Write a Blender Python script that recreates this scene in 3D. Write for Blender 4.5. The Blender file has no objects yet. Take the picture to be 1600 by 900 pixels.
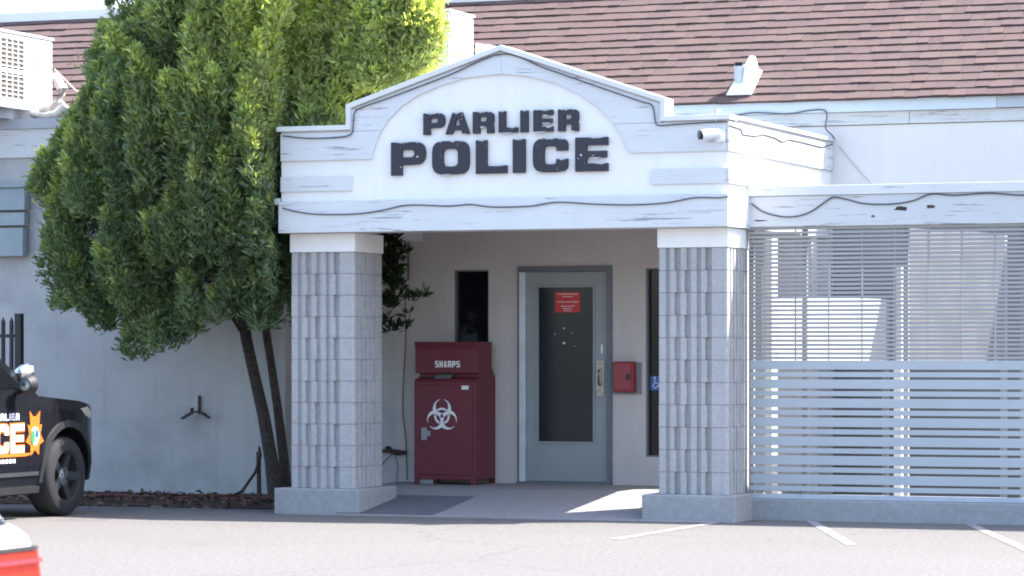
import bpy, bmesh, math, random
import numpy as np
from mathutils import Vector, Matrix
from mathutils.geometry import tessellate_polygon
random.seed(7); rng = np.random.default_rng(11)
R = math.radians
scene = bpy.context.scene
COL = scene.collection

# ------------------------------------------------------------------ camera model
F, CX, CY, H = 4940.0, 800.0, 550.0, 1.53
TH = math.atan(1940/4940.0); SN, CS = math.sin(TH), math.cos(TH)
def at(px, py, Y=None, X=None, Z=None):
    """metres on a real plane of the place for a point measured on the photograph"""
    u = (px-CX)/F; v = (CY-py)/F
    dx, dy = -SN+CS*u, CS+SN*u
    d = Y/dy if Y is not None else X/dx if X is not None else (Z-H)/v
    return Vector((d*dx, d*dy, H+d*v))

# ------------------------------------------------------------------ node materials
def new_mat(name):
    m = bpy.data.materials.new(name); m.use_nodes = True
    nt = m.node_tree; b = nt.nodes['Principled BSDF']
    return m, nt, b
def N(nt, t, **kw):
    n = nt.nodes.new(t)
    for k, v in kw.items():
        if k in n.inputs.keys() if hasattr(n.inputs, 'keys') else False: n.inputs[k].default_value = v
        else: setattr(n, k, v)
    return n
def coords(nt, scale=(1,1,1)):
    tc = nt.nodes.new('ShaderNodeTexCoord'); mp = nt.nodes.new('ShaderNodeMapping')
    mp.inputs['Scale'].default_value = scale
    nt.links.new(tc.outputs['Object'], mp.inputs['Vector'])
    return mp.outputs['Vector']
def noise(nt, vec, scale, detail=4, rough=.55):
    n = nt.nodes.new('ShaderNodeTexNoise')
    n.inputs['Scale'].default_value = scale; n.inputs['Detail'].default_value = detail
    n.inputs['Roughness'].default_value = rough
    nt.links.new(vec, n.inputs['Vector']); return n.outputs['Fac']
def ramp(nt, fac, stops):
    r = nt.nodes.new('ShaderNodeValToRGB'); e = r.color_ramp.elements
    e[0].position, e[0].color = stops[0][0], (*stops[0][1], 1)
    e[1].position, e[1].color = stops[-1][0], (*stops[-1][1], 1)
    for p, c in stops[1:-1]:
        k = e.new(p); k.color = (*c, 1)
    nt.links.new(fac, r.inputs['Fac']); return r.outputs['Color']
def mix(nt, fac, a, b, mode='MIX'):
    m = nt.nodes.new('ShaderNodeMix'); m.data_type = 'RGBA'; m.blend_type = mode
    if isinstance(fac, (int, float)): m.inputs[0].default_value = fac
    else: nt.links.new(fac, m.inputs[0])
    for s, v in ((6, a), (7, b)):
        if isinstance(v, tuple): m.inputs[s].default_value = (*v, 1)
        else: nt.links.new(v, m.inputs[s])
    return m.outputs[2]
def bump(nt, b, h, strength=.3, dist=.01):
    bp = nt.nodes.new('ShaderNodeBump'); bp.inputs['Strength'].default_value = strength
    bp.inputs['Distance'].default_value = dist
    nt.links.new(h, bp.inputs['Height']); nt.links.new(bp.outputs['Normal'], b.inputs['Normal'])
def g(c, k): return tuple(min(1, x*k) for x in c)

def stucco(name, c, dirt=.82, s=1.0, bstr=.35):
    m, nt, b = new_mat(name); v = coords(nt)
    big = noise(nt, v, 1.3*s, 8, .68); fine = noise(nt, v, 60, 3)
    col = ramp(nt, big, [(.3, g(c, dirt)), (.5, g(c, .95)), (.7, c)])
    vs = coords(nt, (6, 6, .5)); st = noise(nt, vs, 1.6, 4)
    col = mix(nt, ramp(nt, st, [(.52, (0,0,0)), (.72, (.35,.35,.35))]), col, g(c, dirt*.92))
    nt.links.new(col, b.inputs['Base Color']); b.inputs['Roughness'].default_value = .9
    bump(nt, b, fine, bstr, .004); return m
def board(name, c, crack=True, thr=.655):
    m, nt, b = new_mat(name)
    v = coords(nt); vs = coords(nt, (.8, .8, 14)); big = noise(nt, v, 2.0, 4); grain = noise(nt, vs, 2.2, 6, .65)
    col = ramp(nt, big, [(.3, g(c, .9)), (.7, c)])
    col = mix(nt, ramp(nt, grain, [(.35, (.0,)*3), (.75, (.22,)*3)]), col, g(c, .72))
    if crack:
        vc = coords(nt, (1.1, 1.1, 26)); cr = noise(nt, vc, 1.5, 5, .7)
        col = mix(nt, ramp(nt, cr, [(thr, (0,)*3), (thr+.03, (.75,)*3)]), col, (.20, .19, .20))
    nt.links.new(col, b.inputs['Base Color']); b.inputs['Roughness'].default_value = .65
    bump(nt, b, grain, .35, .004); return m
def plain(name, c, rough=.5, metal=0, var=.85, scale=6, coat=0, spec=.5):
    m, nt, b = new_mat(name); v = coords(nt)
    col = ramp(nt, noise(nt, v, scale, 4), [(.3, g(c, var)), (.7, c)])
    nt.links.new(col, b.inputs['Base Color'])
    b.inputs['Roughness'].default_value = rough; b.inputs['Metallic'].default_value = metal
    b.inputs['Coat Weight'].default_value = coat; b.inputs['Specular IOR Level'].default_value = spec
    return m
def speckle(name, c, c2, scale, big=.4, bstr=.6, rough=.95, d=.006, hi=1.35):
    m, nt, b = new_mat(name); v = coords(nt)
    col = ramp(nt, noise(nt, v, scale, 3, .7), [(.34, c2), (.5, c), (.68, g(c, hi))])
    col = mix(nt, ramp(nt, noise(nt, v, big, 5), [(.35, (.28,)*3), (.65, (0,)*3)]), col, g(c, .72))
    nt.links.new(col, b.inputs['Base Color']); b.inputs['Roughness'].default_value = rough
    bump(nt, b, noise(nt, v, scale*.7, 4), bstr, d); return m

M = {}
M['asphalt'] = speckle('asphalt', (.129,.121,.118), (.088,.082,.080), 24, .25, .8)
def asphalt_wear():
    m = M['asphalt']; nt = m.node_tree; b = nt.nodes['Principled BSDF']; v = coords(nt)
    src = b.inputs['Base Color'].links[0].from_socket
    w_ = nt.nodes.new('ShaderNodeTexVoronoi'); w_.feature = 'DISTANCE_TO_EDGE'; w_.inputs['Scale'].default_value = .33
    nz = nt.nodes.new('ShaderNodeTexNoise'); nz.inputs['Scale'].default_value = 1.7; nz.inputs['Detail'].default_value = 7; nt.links.new(v, nz.inputs['Vector'])
    mx = nt.nodes.new('ShaderNodeMix'); mx.data_type = 'VECTOR'; mx.inputs[0].default_value = .28
    nt.links.new(v, mx.inputs[4]); nt.links.new(nz.outputs['Color'], mx.inputs[5]); nt.links.new(mx.outputs[1], w_.inputs['Vector'])
    c = mix(nt, ramp(nt, w_.outputs['Distance'], [(.001, (.30,)*3), (.006, (0,)*3)]), src, (.045,.04,.04))
    c = mix(nt, ramp(nt, noise(nt, v, .9, 6, .7), [(.60, (0,)*3), (.70, (.25,)*3)]), c, (.06,.055,.055))
    nt.links.new(c, b.inputs['Base Color'])
asphalt_wear()
M['slab'] = speckle('concrete_slab', (.27,.26,.26), (.21,.20,.20), 45, .9, .3)
M['plinth'] = speckle('plinth_concrete', (.30,.31,.315), (.27,.28,.285), 20, 1.6, .3, hi=1.12)
M['block'] = speckle('block', (.40,.395,.40), (.345,.345,.355), 30, 3.2, .3, hi=1.10)
M['mortar'] = speckle('mortar', (.36,.36,.375), (.30,.30,.31), 60, 1.6, .5)
M['soil'] = speckle('soil', (.06,.038,.028), (.02,.014,.010), 24, 2.5, 1, .98, .03)
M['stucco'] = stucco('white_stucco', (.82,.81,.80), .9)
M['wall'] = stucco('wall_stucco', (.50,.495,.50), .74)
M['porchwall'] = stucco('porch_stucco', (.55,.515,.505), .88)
M['upper'] = stucco('upper_stucco', (.70,.69,.685), .92)
M['board'] = board('painted_board', (.655,.67,.69), True, .60)
M['board2'] = board('weathered_board', (.575,.595,.615), True, .595)
M['trim'] = board('trim_paint', (.70,.71,.72), False)
M['flash'] = plain('flashing', (.52,.60,.66), .45, 0, .93)
M['flash_old'] = plain('old_flashing', (.44,.48,.54), .6, 0, .85)
M['slat'] = board('slat_paint', (.34,.345,.355), False)
M['lowslat'] = board('low_slat_paint', (.43,.465,.50), False)
M['slatdark'] = plain('dimmed_panel', (.19,.19,.20), .8, 0, .6, 3)
M['doorpaint'] = plain('door_paint', (.27,.30,.31), .45, 0, .88, 3)
M['frame'] = plain('frame_paint', (.13,.14,.17), .5)
M['framelight'] = plain('pale_metal', (.62,.66,.72), .4, .2)
M['glass'] = plain('dark_glass', (.007,.008,.011), .06, 0, .9, 2, 0, .3)
M['doorglass'] = plain('door_glass', (.010,.017,.028), .12, 0, .7, 1.5, 0, .3)
M['brass'] = plain('worn_plate', (.50,.46,.40), .5, .3, .6, 20)
M['red'] = plain('red_paint', (.150,.022,.036), .5, 0, .82, 5)
M['redbox'] = plain('red_box_paint', (.27,.020,.034), .4, 0, .85, 8)
M['notice'] = plain('red_sign', (.55,.03,.03), .5)
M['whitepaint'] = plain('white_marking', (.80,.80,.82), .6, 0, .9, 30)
M['grey'] = plain('grey_metal', (.32,.33,.34), .5, .4)
M['blackiron'] = plain('black_iron', (.012,.012,.015), .5)
M['rust'] = plain('rusty_iron', (.07,.045,.04), .8, 0, .5, 18)
M['cable'] = plain('cable', (.075,.08,.10), .6)
M['conduit'] = plain('conduit', (.12,.13,.15), .6)
M['acwhite'] = plain('appliance_white', (.74,.75,.76), .45, 0, .92, 3)
M['acdark'] = plain('coil', (.16,.14,.12), .6, .2, .6, 30)
M['tape'] = plain('duct_wrap', (.62,.58,.55), .6, 0, .7, 12)
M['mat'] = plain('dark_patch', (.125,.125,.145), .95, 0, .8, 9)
M['lens'] = plain('lens', (.01,.01,.012), .1)
M['black'] = plain('police_black', (.010,.011,.015), .18, 0, .9, 3, .6)
M['blacktrim'] = plain('black_trim', (.022,.023,.026), .6)
M['tyre'] = plain('rubber', (.020,.020,.023), .85, 0, .8, 20)
M['reflection_grey'] = plain('reflection_grey', (.06,.065,.075), .4)
M['chrome'] = plain('chrome', (.75,.76,.78), .12, 1, .95)
M['lampglass'] = plain('lamp_glass', (.55,.50,.45), .15, .3)
M['orange'] = plain('orange_decal', (.75,.17,.02), .5)
M['decalwhite'] = plain('white_decal', (.80,.80,.85), .5)
M['green'] = plain('seal_green', (.05,.25,.10), .5)
M['blue'] = plain('seal_blue', (.03,.12,.40), .5)
M['carwhite'] = plain('car_white', (.80,.80,.82), .2, 0, .97, 3, .6)
M['tail'] = plain('tail_lens', (.72,.020,.010), .25, 0, .7, 25, 0, .25)
M['lensrib'] = plain('lens_rib', (.30,.004,.006), .3)
M['peel'] = plain('peeled_paint', (.50,.52,.56), .8, 0, .7, 20)
M['bark'] = speckle('bark', (.060,.050,.045), (.022,.018,.018), 30, 3, 1, .95, .02)
M['dark'] = plain('dark_interior', (.01,.01,.012), .9)

def mat_letters():
    m, nt, b = new_mat('chipped_black'); v = coords(nt)
    n1 = noise(nt, v, 15, 6, .75)
    col = mix(nt, ramp(nt, n1, [(.66, (0,)*3), (.675, (1,)*3)]), (.028,.030,.042), (.62,.64,.70))
    nt.links.new(col, b.inputs['Base Color']); b.inputs['Roughness'].default_value = .7; return m
M['letter'] = mat_letters()
def mat_attr(name, rough=.9, trans=0):
    m, nt, b = new_mat(name)
    a = nt.nodes.new('ShaderNodeAttribute'); a.attribute_name = 'tint'
    b.inputs['Roughness'].default_value = rough
    if trans:
        nt.links.new(a.outputs['Color'], b.inputs['Base Color'])
        b.inputs['Specular IOR Level'].default_value = .35
        t = nt.nodes.new('ShaderNodeBsdfTranslucent')
        hs = nt.nodes.new('ShaderNodeMix'); hs.data_type = 'RGBA'; hs.blend_type = 'MULTIPLY'; hs.inputs[0].default_value = 1
        nt.links.new(a.outputs['Color'], hs.inputs[6]); hs.inputs[7].default_value = (2.3, 2.1, .8, 1)
        nt.links.new(hs.outputs[2], t.inputs['Color'])
        mx = nt.nodes.new('ShaderNodeMixShader'); mx.inputs[0].default_value = trans
        nt.links.new(b.outputs[0], mx.inputs[1]); nt.links.new(t.outputs[0], mx.inputs[2])
        nt.links.new(mx.outputs[0], nt.nodes['Material Output'].inputs['Surface'])
    else:
        v = coords(nt); col = mix(nt, ramp(nt, noise(nt, v, 55, 4, .7), [(.3, (.55,)*3), (.7, (0,)*3)]), a.outputs['Color'], (.09,.055,.05))
        nt.links.new(col, b.inputs['Base Color'])
    return m
M['shingle'] = mat_attr('roof_shingles', .95)
M['leaf'] = mat_attr('leaves', .38, .5)
M['litter'] = mat_attr('dry_leaves', .9)

# ------------------------------------------------------------------ objects
def origin(o):
    v = Vector((0,0,0))
    while o is not None: v += o.location; o = o.parent
    return v
def thing(name, label, cat, loc=(0,0,0), rotz=0, group=None):
    o = bpy.data.objects.new(name, None); COL.objects.link(o)
    o.location = loc; o.rotation_euler = (0,0,rotz); o.empty_display_size = .2
    o['label'] = label; o['category'] = cat
    if group: o['group'] = group
    return o
def tag(o, label=None, cat=None, group=None, kind=None):
    for k, v in (('label', label), ('category', cat), ('group', group), ('kind', kind)):
        if v: o[k] = v
    return o
class MB:
    def __init__(s): s.v = []; s.f = []
    def add(s, vs, fs):
        n = len(s.v); s.v += [tuple(p) for p in vs]; s.f += [tuple(i+n for i in f) for f in fs]; return s
    def box(s, x0, x1, y0, y1, z0, z1):
        x0,x1=sorted((x0,x1)); y0,y1=sorted((y0,y1)); z0,z1=sorted((z0,z1))
        return s.add([(x0,y0,z0),(x1,y0,z0),(x1,y1,z0),(x0,y1,z0),(x0,y0,z1),(x1,y0,z1),(x1,y1,z1),(x0,y1,z1)],
                     [(3,2,1,0),(4,5,6,7),(0,1,5,4),(1,2,6,5),(2,3,7,6),(3,0,4,7)])
    def hexa(s, b, t):
        return s.add(list(b)+list(t), [(3,2,1,0),(4,5,6,7),(0,1,5,4),(1,2,6,5),(2,3,7,6),(3,0,4,7)])
    def beam(s, a, b, w, h):      # square bar between two points
        a, b = Vector(a), Vector(b); d = (b-a).normalized()
        up = Vector((0,0,1)) if abs(d.z) < .9 else Vector((0,1,0))
        r = d.cross(up).normalized()*w/2; q = r.cross(d).normalized()*h/2
        return s.hexa([a-r-q,a+r-q,a+r+q,a-r+q],[b-r-q,b+r-q,b+r+q,b-r+q])
    def tube(s, pts, r, n=8, cap=True):
        pts = [Vector(p) for p in pts]; rs = r if isinstance(r, (list, tuple)) else [r]*len(pts)
        base = len(s.v); k = len(pts)
        for i, p in enumerate(pts):
            d = (pts[min(i+1,k-1)]-pts[max(i-1,0)]).normalized()
            up = Vector((0,0,1)) if abs(d.z) < .95 else Vector((0,1,0))
            a = d.cross(up).normalized(); b = a.cross(d)
            for j in range(n):
                t = 2*math.pi*j/n; s.v.append(tuple(p+(a*math.cos(t)+b*math.sin(t))*rs[i]))
        for i in range(k-1):
            for j in range(n):
                s.f.append((base+i*n+j, base+i*n+(j+1)%n, base+(i+1)*n+(j+1)%n, base+(i+1)*n+j))
        if cap:
            s.f.append(tuple(base+j for j in range(n))[::-1]); s.f.append(tuple(base+(k-1)*n+j for j in range(n)))
        return s
    def prism(s, loops, o, ux, uy, depth):   # loops in 2D, first is outer; extruded by depth along ux x uy
        o, ux, uy = Vector(o), Vector(ux), Vector(uy); n = ux.cross(uy).normalized()*depth
        L = [[Vector((x, y, 0)) for x, y in lp] for lp in loops]
        flat = [p for lp in L for p in lp]; tris = tessellate_polygon(L); k = len(flat)
        pts = [o+ux*p.x+uy*p.y for p in flat]; s0 = len(s.v)
        s.v += [tuple(p) for p in pts]+[tuple(p+n) for p in pts]
        for a, b, c in tris:
            ar = (flat[b]-flat[a]).cross(flat[c]-flat[a]).z
            if ar < 0: a, c = c, a
            s.f.append((s0+a+k, s0+b+k, s0+c+k)); s.f.append((s0+c, s0+b, s0+a))
        i0 = 0
        for lp in L:
            m = len(lp)
            for i in range(m):
                a, b = i0+i, i0+(i+1)%m; s.f.append((s0+a, s0+b, s0+b+k, s0+a+k))
            i0 += m
        return s
    def lathe(s, prof, o, axis, n=24):       # prof: (r, h) along axis
        o, axis = Vector(o), Vector(axis).normalized()
        up = Vector((0,0,1)) if abs(axis.z) < .9 else Vector((0,1,0))
        a = axis.cross(up).normalized(); b = a.cross(axis); s0 = len(s.v)
        for r, h in prof:
            for j in range(n):
                t = 2*math.pi*j/n; s.v.append(tuple(o+axis*h+(a*math.cos(t)+b*math.sin(t))*r))
        for i in range(len(prof)-1):
            for j in range(n): s.f.append((s0+i*n+j, s0+i*n+(j+1)%n, s0+(i+1)*n+(j+1)%n, s0+(i+1)*n+j))
        return s
    def build(s, name, mat, parent=None, bevel=0, smooth=False, local=False, tint=None):
        me = bpy.data.meshes.new(name); vs = s.v
        if parent is not None and not local:
            og = origin(parent); vs = [(x-og.x, y-og.y, z-og.z) for x, y, z in vs]
        me.from_pydata(vs, [], s.f); me.update()
        bm = bmesh.new(); bm.from_mesh(me); bmesh.ops.recalc_face_normals(bm, faces=bm.faces)
        bm.to_mesh(me); bm.free()
        if tint is not None:
            at_ = me.attributes.new('tint', 'FLOAT_COLOR', 'FACE')
            at_.data.foreach_set('color', np.array(tint, dtype=np.float32).ravel())
        me.materials.append(M[mat] if isinstance(mat, str) else mat)
        o = bpy.data.objects.new(name, me); COL.objects.link(o)
        if parent is not None: o.parent = parent
        if smooth:
            for p in me.polygons: p.use_smooth = True
            try: me.set_sharp_from_angle(angle=R(38))
            except Exception: pass
        if bevel:
            md = o.modifiers.new('bevel', 'BEVEL'); md.width = bevel; md.segments = 2; md.limit_method = 'ANGLE'; md.angle_limit = R(40)
        return o
def struct(name, mb, mat, **k): return tag(mb.build(name, mat, **k), kind='structure')

def rp(pts):        # rounded polygon: (x, y[, r])
    out = []; n = len(pts)
    for i in range(n):
        p = Vector(pts[i][:2]); r = pts[i][2] if len(pts[i]) > 2 else 0
        if not r: out.append((p.x, p.y)); continue
        a = Vector(pts[i-1][:2])-p; b = Vector(pts[(i+1)%n][:2])-p
        r1 = min(r, a.length*.5); r2 = min(r, b.length*.5)
        A = p+a.normalized()*r1; B = p+b.normalized()*r2
        for k in range(6):
            t = k/5; q = A*(1-t)**2+p*2*t*(1-t)+B*t*t; out.append((q.x, q.y))
    return out
def glyph(ch, w, h, tx, ty, rr=.34):
    q = rr*min(w, h); ir = q*.35; a = .31*h
    if ch == 'P': return [rp([(0,0),(tx,0),(tx,a),(w,a,q),(w,h,q),(0,h)]), rp([(tx,a+ty),(w-tx,a+ty,ir),(w-tx,h-ty,ir),(tx,h-ty)])]
    if ch == 'R': return [rp([(0,0),(tx,0),(tx,a),(w-tx,a,ir*.6),(w-tx,0),(w,0),(w,.36*h,ir),(w-.06*w,.43*h,ir*.4),(w,.5*h,ir),(w,h,q),(0,h)]), rp([(tx,a+ty),(w-tx,a+ty,ir),(w-tx,h-ty,ir),(tx,h-ty)])]
    if ch == 'A': return [rp([(0,0),(tx*.95,0),(tx*.95+.07*w,.18*h),(w-tx*.95-.07*w,.18*h),(w-tx*.95,0),(w,0),(w*.70,h),(w*.30,h)]), rp([(.385*w,.40*h),(.615*w,.40*h),(.535*w,.74*h),(.465*w,.74*h)])]
    if ch == 'L': return [[(0,0),(w,0),(w,ty),(tx,ty),(tx,h),(0,h)]]
    if ch == 'I': return [[(0,0),(w,0),(w,h),(0,h)]]
    if ch == 'H': return [[(0,0),(tx,0),(tx,.5*h-ty/2),(w-tx,.5*h-ty/2),(w-tx,0),(w,0),(w,h),(w-tx,h),(w-tx,.5*h+ty/2),(tx,.5*h+ty/2),(tx,h),(0,h)]]
    if ch == 'E': return [[(0,0),(w,0),(w,ty),(tx,ty),(tx,.5*h-ty*.42),(w*.96,.5*h-ty*.42),(w*.96,.5*h+ty*.42),(tx,.5*h+ty*.42),(tx,h-ty),(w,h-ty),(w,h),(0,h)]]
    if ch == 'O': return [rp([(0,0,q),(w,0,q),(w,h,q),(0,h,q)]), rp([(tx,ty,ir*1.3),(w-tx,ty,ir*1.3),(w-tx,h-ty,ir*1.3),(tx,h-ty,ir*1.3)])]
    if ch == 'C': return [rp([(w,.63*h),(w,h,q),(0,h,q),(0,0,q),(w,0,q),(w,.39*h),(w-tx,.39*h),(w-tx,ty,ir),(tx,ty,ir),(tx,h-ty,ir),(w-tx,h-ty,ir),(w-tx,.63*h)])]
    if ch == 'S': return [rp([(0,0),(w,0,ir),(w,.58*h,ir),(tx,.58*h),(tx,h-ty),(w,h-ty),(w,h),(0,h,ir),(0,.42*h,ir),(w-tx,.42*h),(w-tx,ty),(0,ty)])]

# ------------------------------------------------------------------ planes of the place
YC = 27.20          # column fronts
YG = 27.08          # face of the gable stucco
YW = 29.80          # porch and left wall
YU = 30.50          # upper wall on the right
YS = 27.72          # slatted screen
XR = -8.56          # portico right face
XL = -12.98         # portico left face
ZB = 2.655          # underside of the portico beam
def gx(px): return at(px, 300, Y=YG).x
def gz(px, py, Y=YG): return at(px, py, Y=Y).z

# ------------------------------------------------------------------ ground
gb = MB(); S = 260
gb.add([(-S,-S,0),(S,-S,0),(S,S,0),(-S,S,0)], [(0,1,2,3)])
struct('ground', gb, 'asphalt')
# landing and ramp under the portico
x0, x1 = XL+.05, -8.64
mb = MB()
prof = [(26.98,.006),(27.35,.045),(28.55,.195),(YW,.20),(YW,-.05),(26.98,-.05)]
mb.prism([[(y, z) for y, z in prof]], (x0,0,0), (0,1,0), (0,0,1), x1-x0)
struct('entrance_ramp', mb, 'slab')
def rz(y):
    for (a, za), (b, zb) in zip(prof[:3], prof[1:4]):
        if a <= y <= b: return za+(zb-za)*(y-a)/(b-a)
    return .2
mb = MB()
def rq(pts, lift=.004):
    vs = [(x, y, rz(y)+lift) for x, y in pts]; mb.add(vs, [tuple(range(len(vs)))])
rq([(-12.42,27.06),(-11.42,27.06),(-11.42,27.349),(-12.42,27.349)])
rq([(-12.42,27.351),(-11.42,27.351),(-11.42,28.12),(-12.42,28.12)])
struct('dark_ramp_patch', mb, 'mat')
# parking lines
mb = MB()
def gline(a, b, w=.10):
    a = at(*a, Z=0); b = at(*b, Z=0); d = (b-a).normalized(); n = Vector((-d.y, d.x, 0))*w/2
    mb.add([a-n+Vector((0,0,.004)), b-n+Vector((0,0,.004)), b+n+Vector((0,0,.004)), a+n+Vector((0,0,.004))], [(0,1,2,3)])
m_, nt_, b_ = new_mat('worn_road_paint'); v_ = coords(nt_)
c_ = mix(nt_, ramp(nt_, noise(nt_, v_, 14, 6, .75), [(.44,(.25,)*3),(.60,(1,)*3)]), (.42,.42,.44), (.16,.15,.15))
nt_.links.new(c_, b_.inputs['Base Color']); b_.inputs['Roughness'].default_value = .9; M['roadpaint'] = m_
gline((960,843),(1131,815),.09); gline((1266,814),(1330,852),.09); gline((1512,818),(1640,876),.09)
struct('road_markings', mb, 'roadpaint')
# planting bed
mb = MB(); nx, ny = 60, 14
bx0, bx1, by0, by1 = -21, XL-.12, 27.75, YW
grid = []
for j in range(ny+1):
    for i in range(nx+1):
        e = min(1, j/2)*1.0
        grid.append((bx0+(bx1-bx0)*i/nx, by0+(by1-by0)*j/ny+random.uniform(-.03,.03)*(j < ny), .008+e*(.012+random.uniform(0,.03))))
mb.add(grid, [(j*(nx+1)+i, j*(nx+1)+i+1, (j+1)*(nx+1)+i+1, (j+1)*(nx+1)+i) for j in range(ny) for i in range(nx)])
struct('planting_bed', mb, 'soil')
mb = MB(); tint = []
for i in range(1700):
    x = random.uniform(-19, XL-.15); y = random.triangular(27.2, YW, 28.9); z = (.030 if y > 27.9 else .012)+random.uniform(0,.03)
    a = random.uniform(0, 6.3); l = random.uniform(.025,.06); w = l*.35; t = random.uniform(-.03,.03)
    c, s_ = math.cos(a), math.sin(a)
    mb.add([(x-c*l,y-s_*l,z),(x+s_*w,y-c*w,z+t+.01),(x+c*l,y+s_*l,z+t),(x-s_*w,y+c*w,z+.01)], [(0,1,2,3)])
    k = random.random(); base = (.16,.07,.045) if k < .5 else (.10,.07,.04) if k < .85 else (.22,.17,.12)
    tint.append((*g(base, random.uniform(.5,1.2)), 1))
tag(mb.build('leaf_litter', 'litter', tint=tint), kind='stuff')

# ------------------------------------------------------------------ POLICE STATION
ST = thing('police_station', 'low white police station with gabled block-column entrance porch and brown shingle roof', 'building', (-10.8, YC, 0))
# --- left wing wall, porch wall with door and window openings
WT = 4.04
LW = at(709.5,0,Y=YW).x, at(763.5,0,Y=YW).x          # left slit window
DR = at(810,0,Y=YW).x, at(957,0,Y=YW).x              # door opening
RW = at(1009,0,Y=YW).x, at(1062,0,Y=YW).x            # right slit window
wz0, wz1 = gz(1012,714,YW), gz(1012,419,YW)
dz1 = gz(885,416,YW)
mb = MB()
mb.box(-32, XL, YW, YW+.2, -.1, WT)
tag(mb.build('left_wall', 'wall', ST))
mb = MB()
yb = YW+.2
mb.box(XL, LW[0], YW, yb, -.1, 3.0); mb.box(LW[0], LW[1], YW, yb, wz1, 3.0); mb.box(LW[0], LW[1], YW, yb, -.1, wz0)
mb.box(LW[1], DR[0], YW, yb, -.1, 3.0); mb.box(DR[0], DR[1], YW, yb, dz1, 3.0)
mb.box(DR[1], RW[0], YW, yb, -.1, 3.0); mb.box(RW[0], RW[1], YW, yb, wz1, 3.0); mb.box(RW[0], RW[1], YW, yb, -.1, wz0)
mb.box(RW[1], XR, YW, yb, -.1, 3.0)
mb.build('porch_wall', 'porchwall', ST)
mb = MB(); xa_, xb_2 = at(438,0,Y=29.55).x, at(449,0,Y=29.55).x; mb.box(xa_, xb_2, 29.5, YW-.002, 0, 2.65); mb.build('corner_post', 'wall', ST, bevel=.006)
# upper wall and right lower wall
mb = MB(); mb.box(XL-.02, 6, YU, YU+.2, -.1, gz(1050,204,YU)); mb.build('upper_wall', 'upper', ST)
# boards under the eave
zb1 = gz(1050,203,YU); zb2 = gz(1050,180,YU); ze = 4.04
mb = MB()
sx = at(1422,180,Y=YU).x
mb.box(XL, sx-.002, YU-.035, YU+.15, zb1, ze-.13); mb.box(sx+.002, 6, YU-.032, YU+.15, zb1, ze-.13)
mb.build('fascia_board', 'board2', ST, bevel=.003)
fx = at(1560,150,Y=YU).x
mb = MB(); mb.box(XL, fx, YU-.10, YU+.1, ze-.128, ze-.01); mb.build('drip_edge', 'flash', ST)
mb = MB(); mb.box(fx+.003, 6, YU-.098, YU+.1, ze-.125, ze-.012); mb.build('drip_edge', 'flash_old', ST)
# left wing board, ledge
mb = MB(); mb.box(-32, XL-.05, YW-.035, YW-.002, gz(60,246,YW), WT-.11)
mb.build('fascia_board', 'board', ST, bevel=.003)
mb = MB(); mb.box(-32, XL-.05, YW-.06, YU+.3, WT-.108, WT); mb.build('drip_edge', 'flash_old', ST)
# awning at the far left
AY = YW-.14; ax = at(38,300,Y=AY).x
mb = MB()
for i, (ya, yb_) in enumerate(((294,328),(332,352),(356,400))):
    mb.box(-23, ax-.01*i, AY+.012*(i%2), YW-.04, gz(20,yb_,AY), gz(20,ya,AY))
mb.box(-23, ax+.03, AY-.03, YW-.04, gz(20,293,AY), gz(20,287,AY))
aw = mb.build('awning', plain('awning_paint', (.30,.36,.40), .4), ST)
# --- shingle roof
PITCH = R(40); e = .131; Y0r, Z0r = YU-.16, ze-.012
mb = MB(); tint = []; ncourse = 19
mb_d = Vector((0, math.cos(PITCH), math.sin(PITCH))); mb_n = Vector((0, -math.sin(PITCH), math.cos(PITCH)))
rx0, rx1 = -32., 7.
base_cols = [(.155,.105,.105),(.148,.100,.101),(.168,.112,.108),(.140,.096,.100),(.158,.112,.106)]
for i in range(ncourse):
    x = rx0+random.uniform(0,.3)
    while x < rx1:
        w = random.choice((.12,.14,.17,.20,.23)); lf = .017+random.uniform(-.003,.006); j = random.uniform(-.006,.006)
        s0 = i*e+j; s1 = min((i+1)*e+.03, ncourse*e)
        A = lambda xx, s, n: Vector((xx, Y0r, Z0r))+mb_d*s+mb_n*n
        xa, xb = x+.0015, x+w-.0015
        mb.add([A(xa,s0,-.01),A(xb,s0,-.01),A(xb,s0,lf),A(xa,s0,lf),A(xb,s1,.002),A(xa,s1,.002)], [(0,1,2,3),(3,2,4,5),(1,4,2),(0,3,5)])
        c = g(random.choice(base_cols), random.uniform(.68,.80)); tint += [(*g(c,.5),1),(*c,1),(*c,1),(*c,1)]
        x += w
SL = ncourse*e
b0 = Vector((rx0, Y0r, Z0r)); mb.add([b0+mb_n*-.005, Vector((rx1,Y0r,Z0r))+mb_n*-.005, Vector((rx1,Y0r,Z0r))+mb_d*SL+mb_n*-.005, b0+mb_d*SL+mb_n*-.005], [(0,1,2,3)]); tint.append((.06,.035,.03,1))
roof = mb.build('roof', 'shingle', ST, tint=tint)
# ridge: cut where the coping sits
yr = 31.93; zr = Z0r+(yr-Y0r)*math.tan(PITCH)
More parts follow.
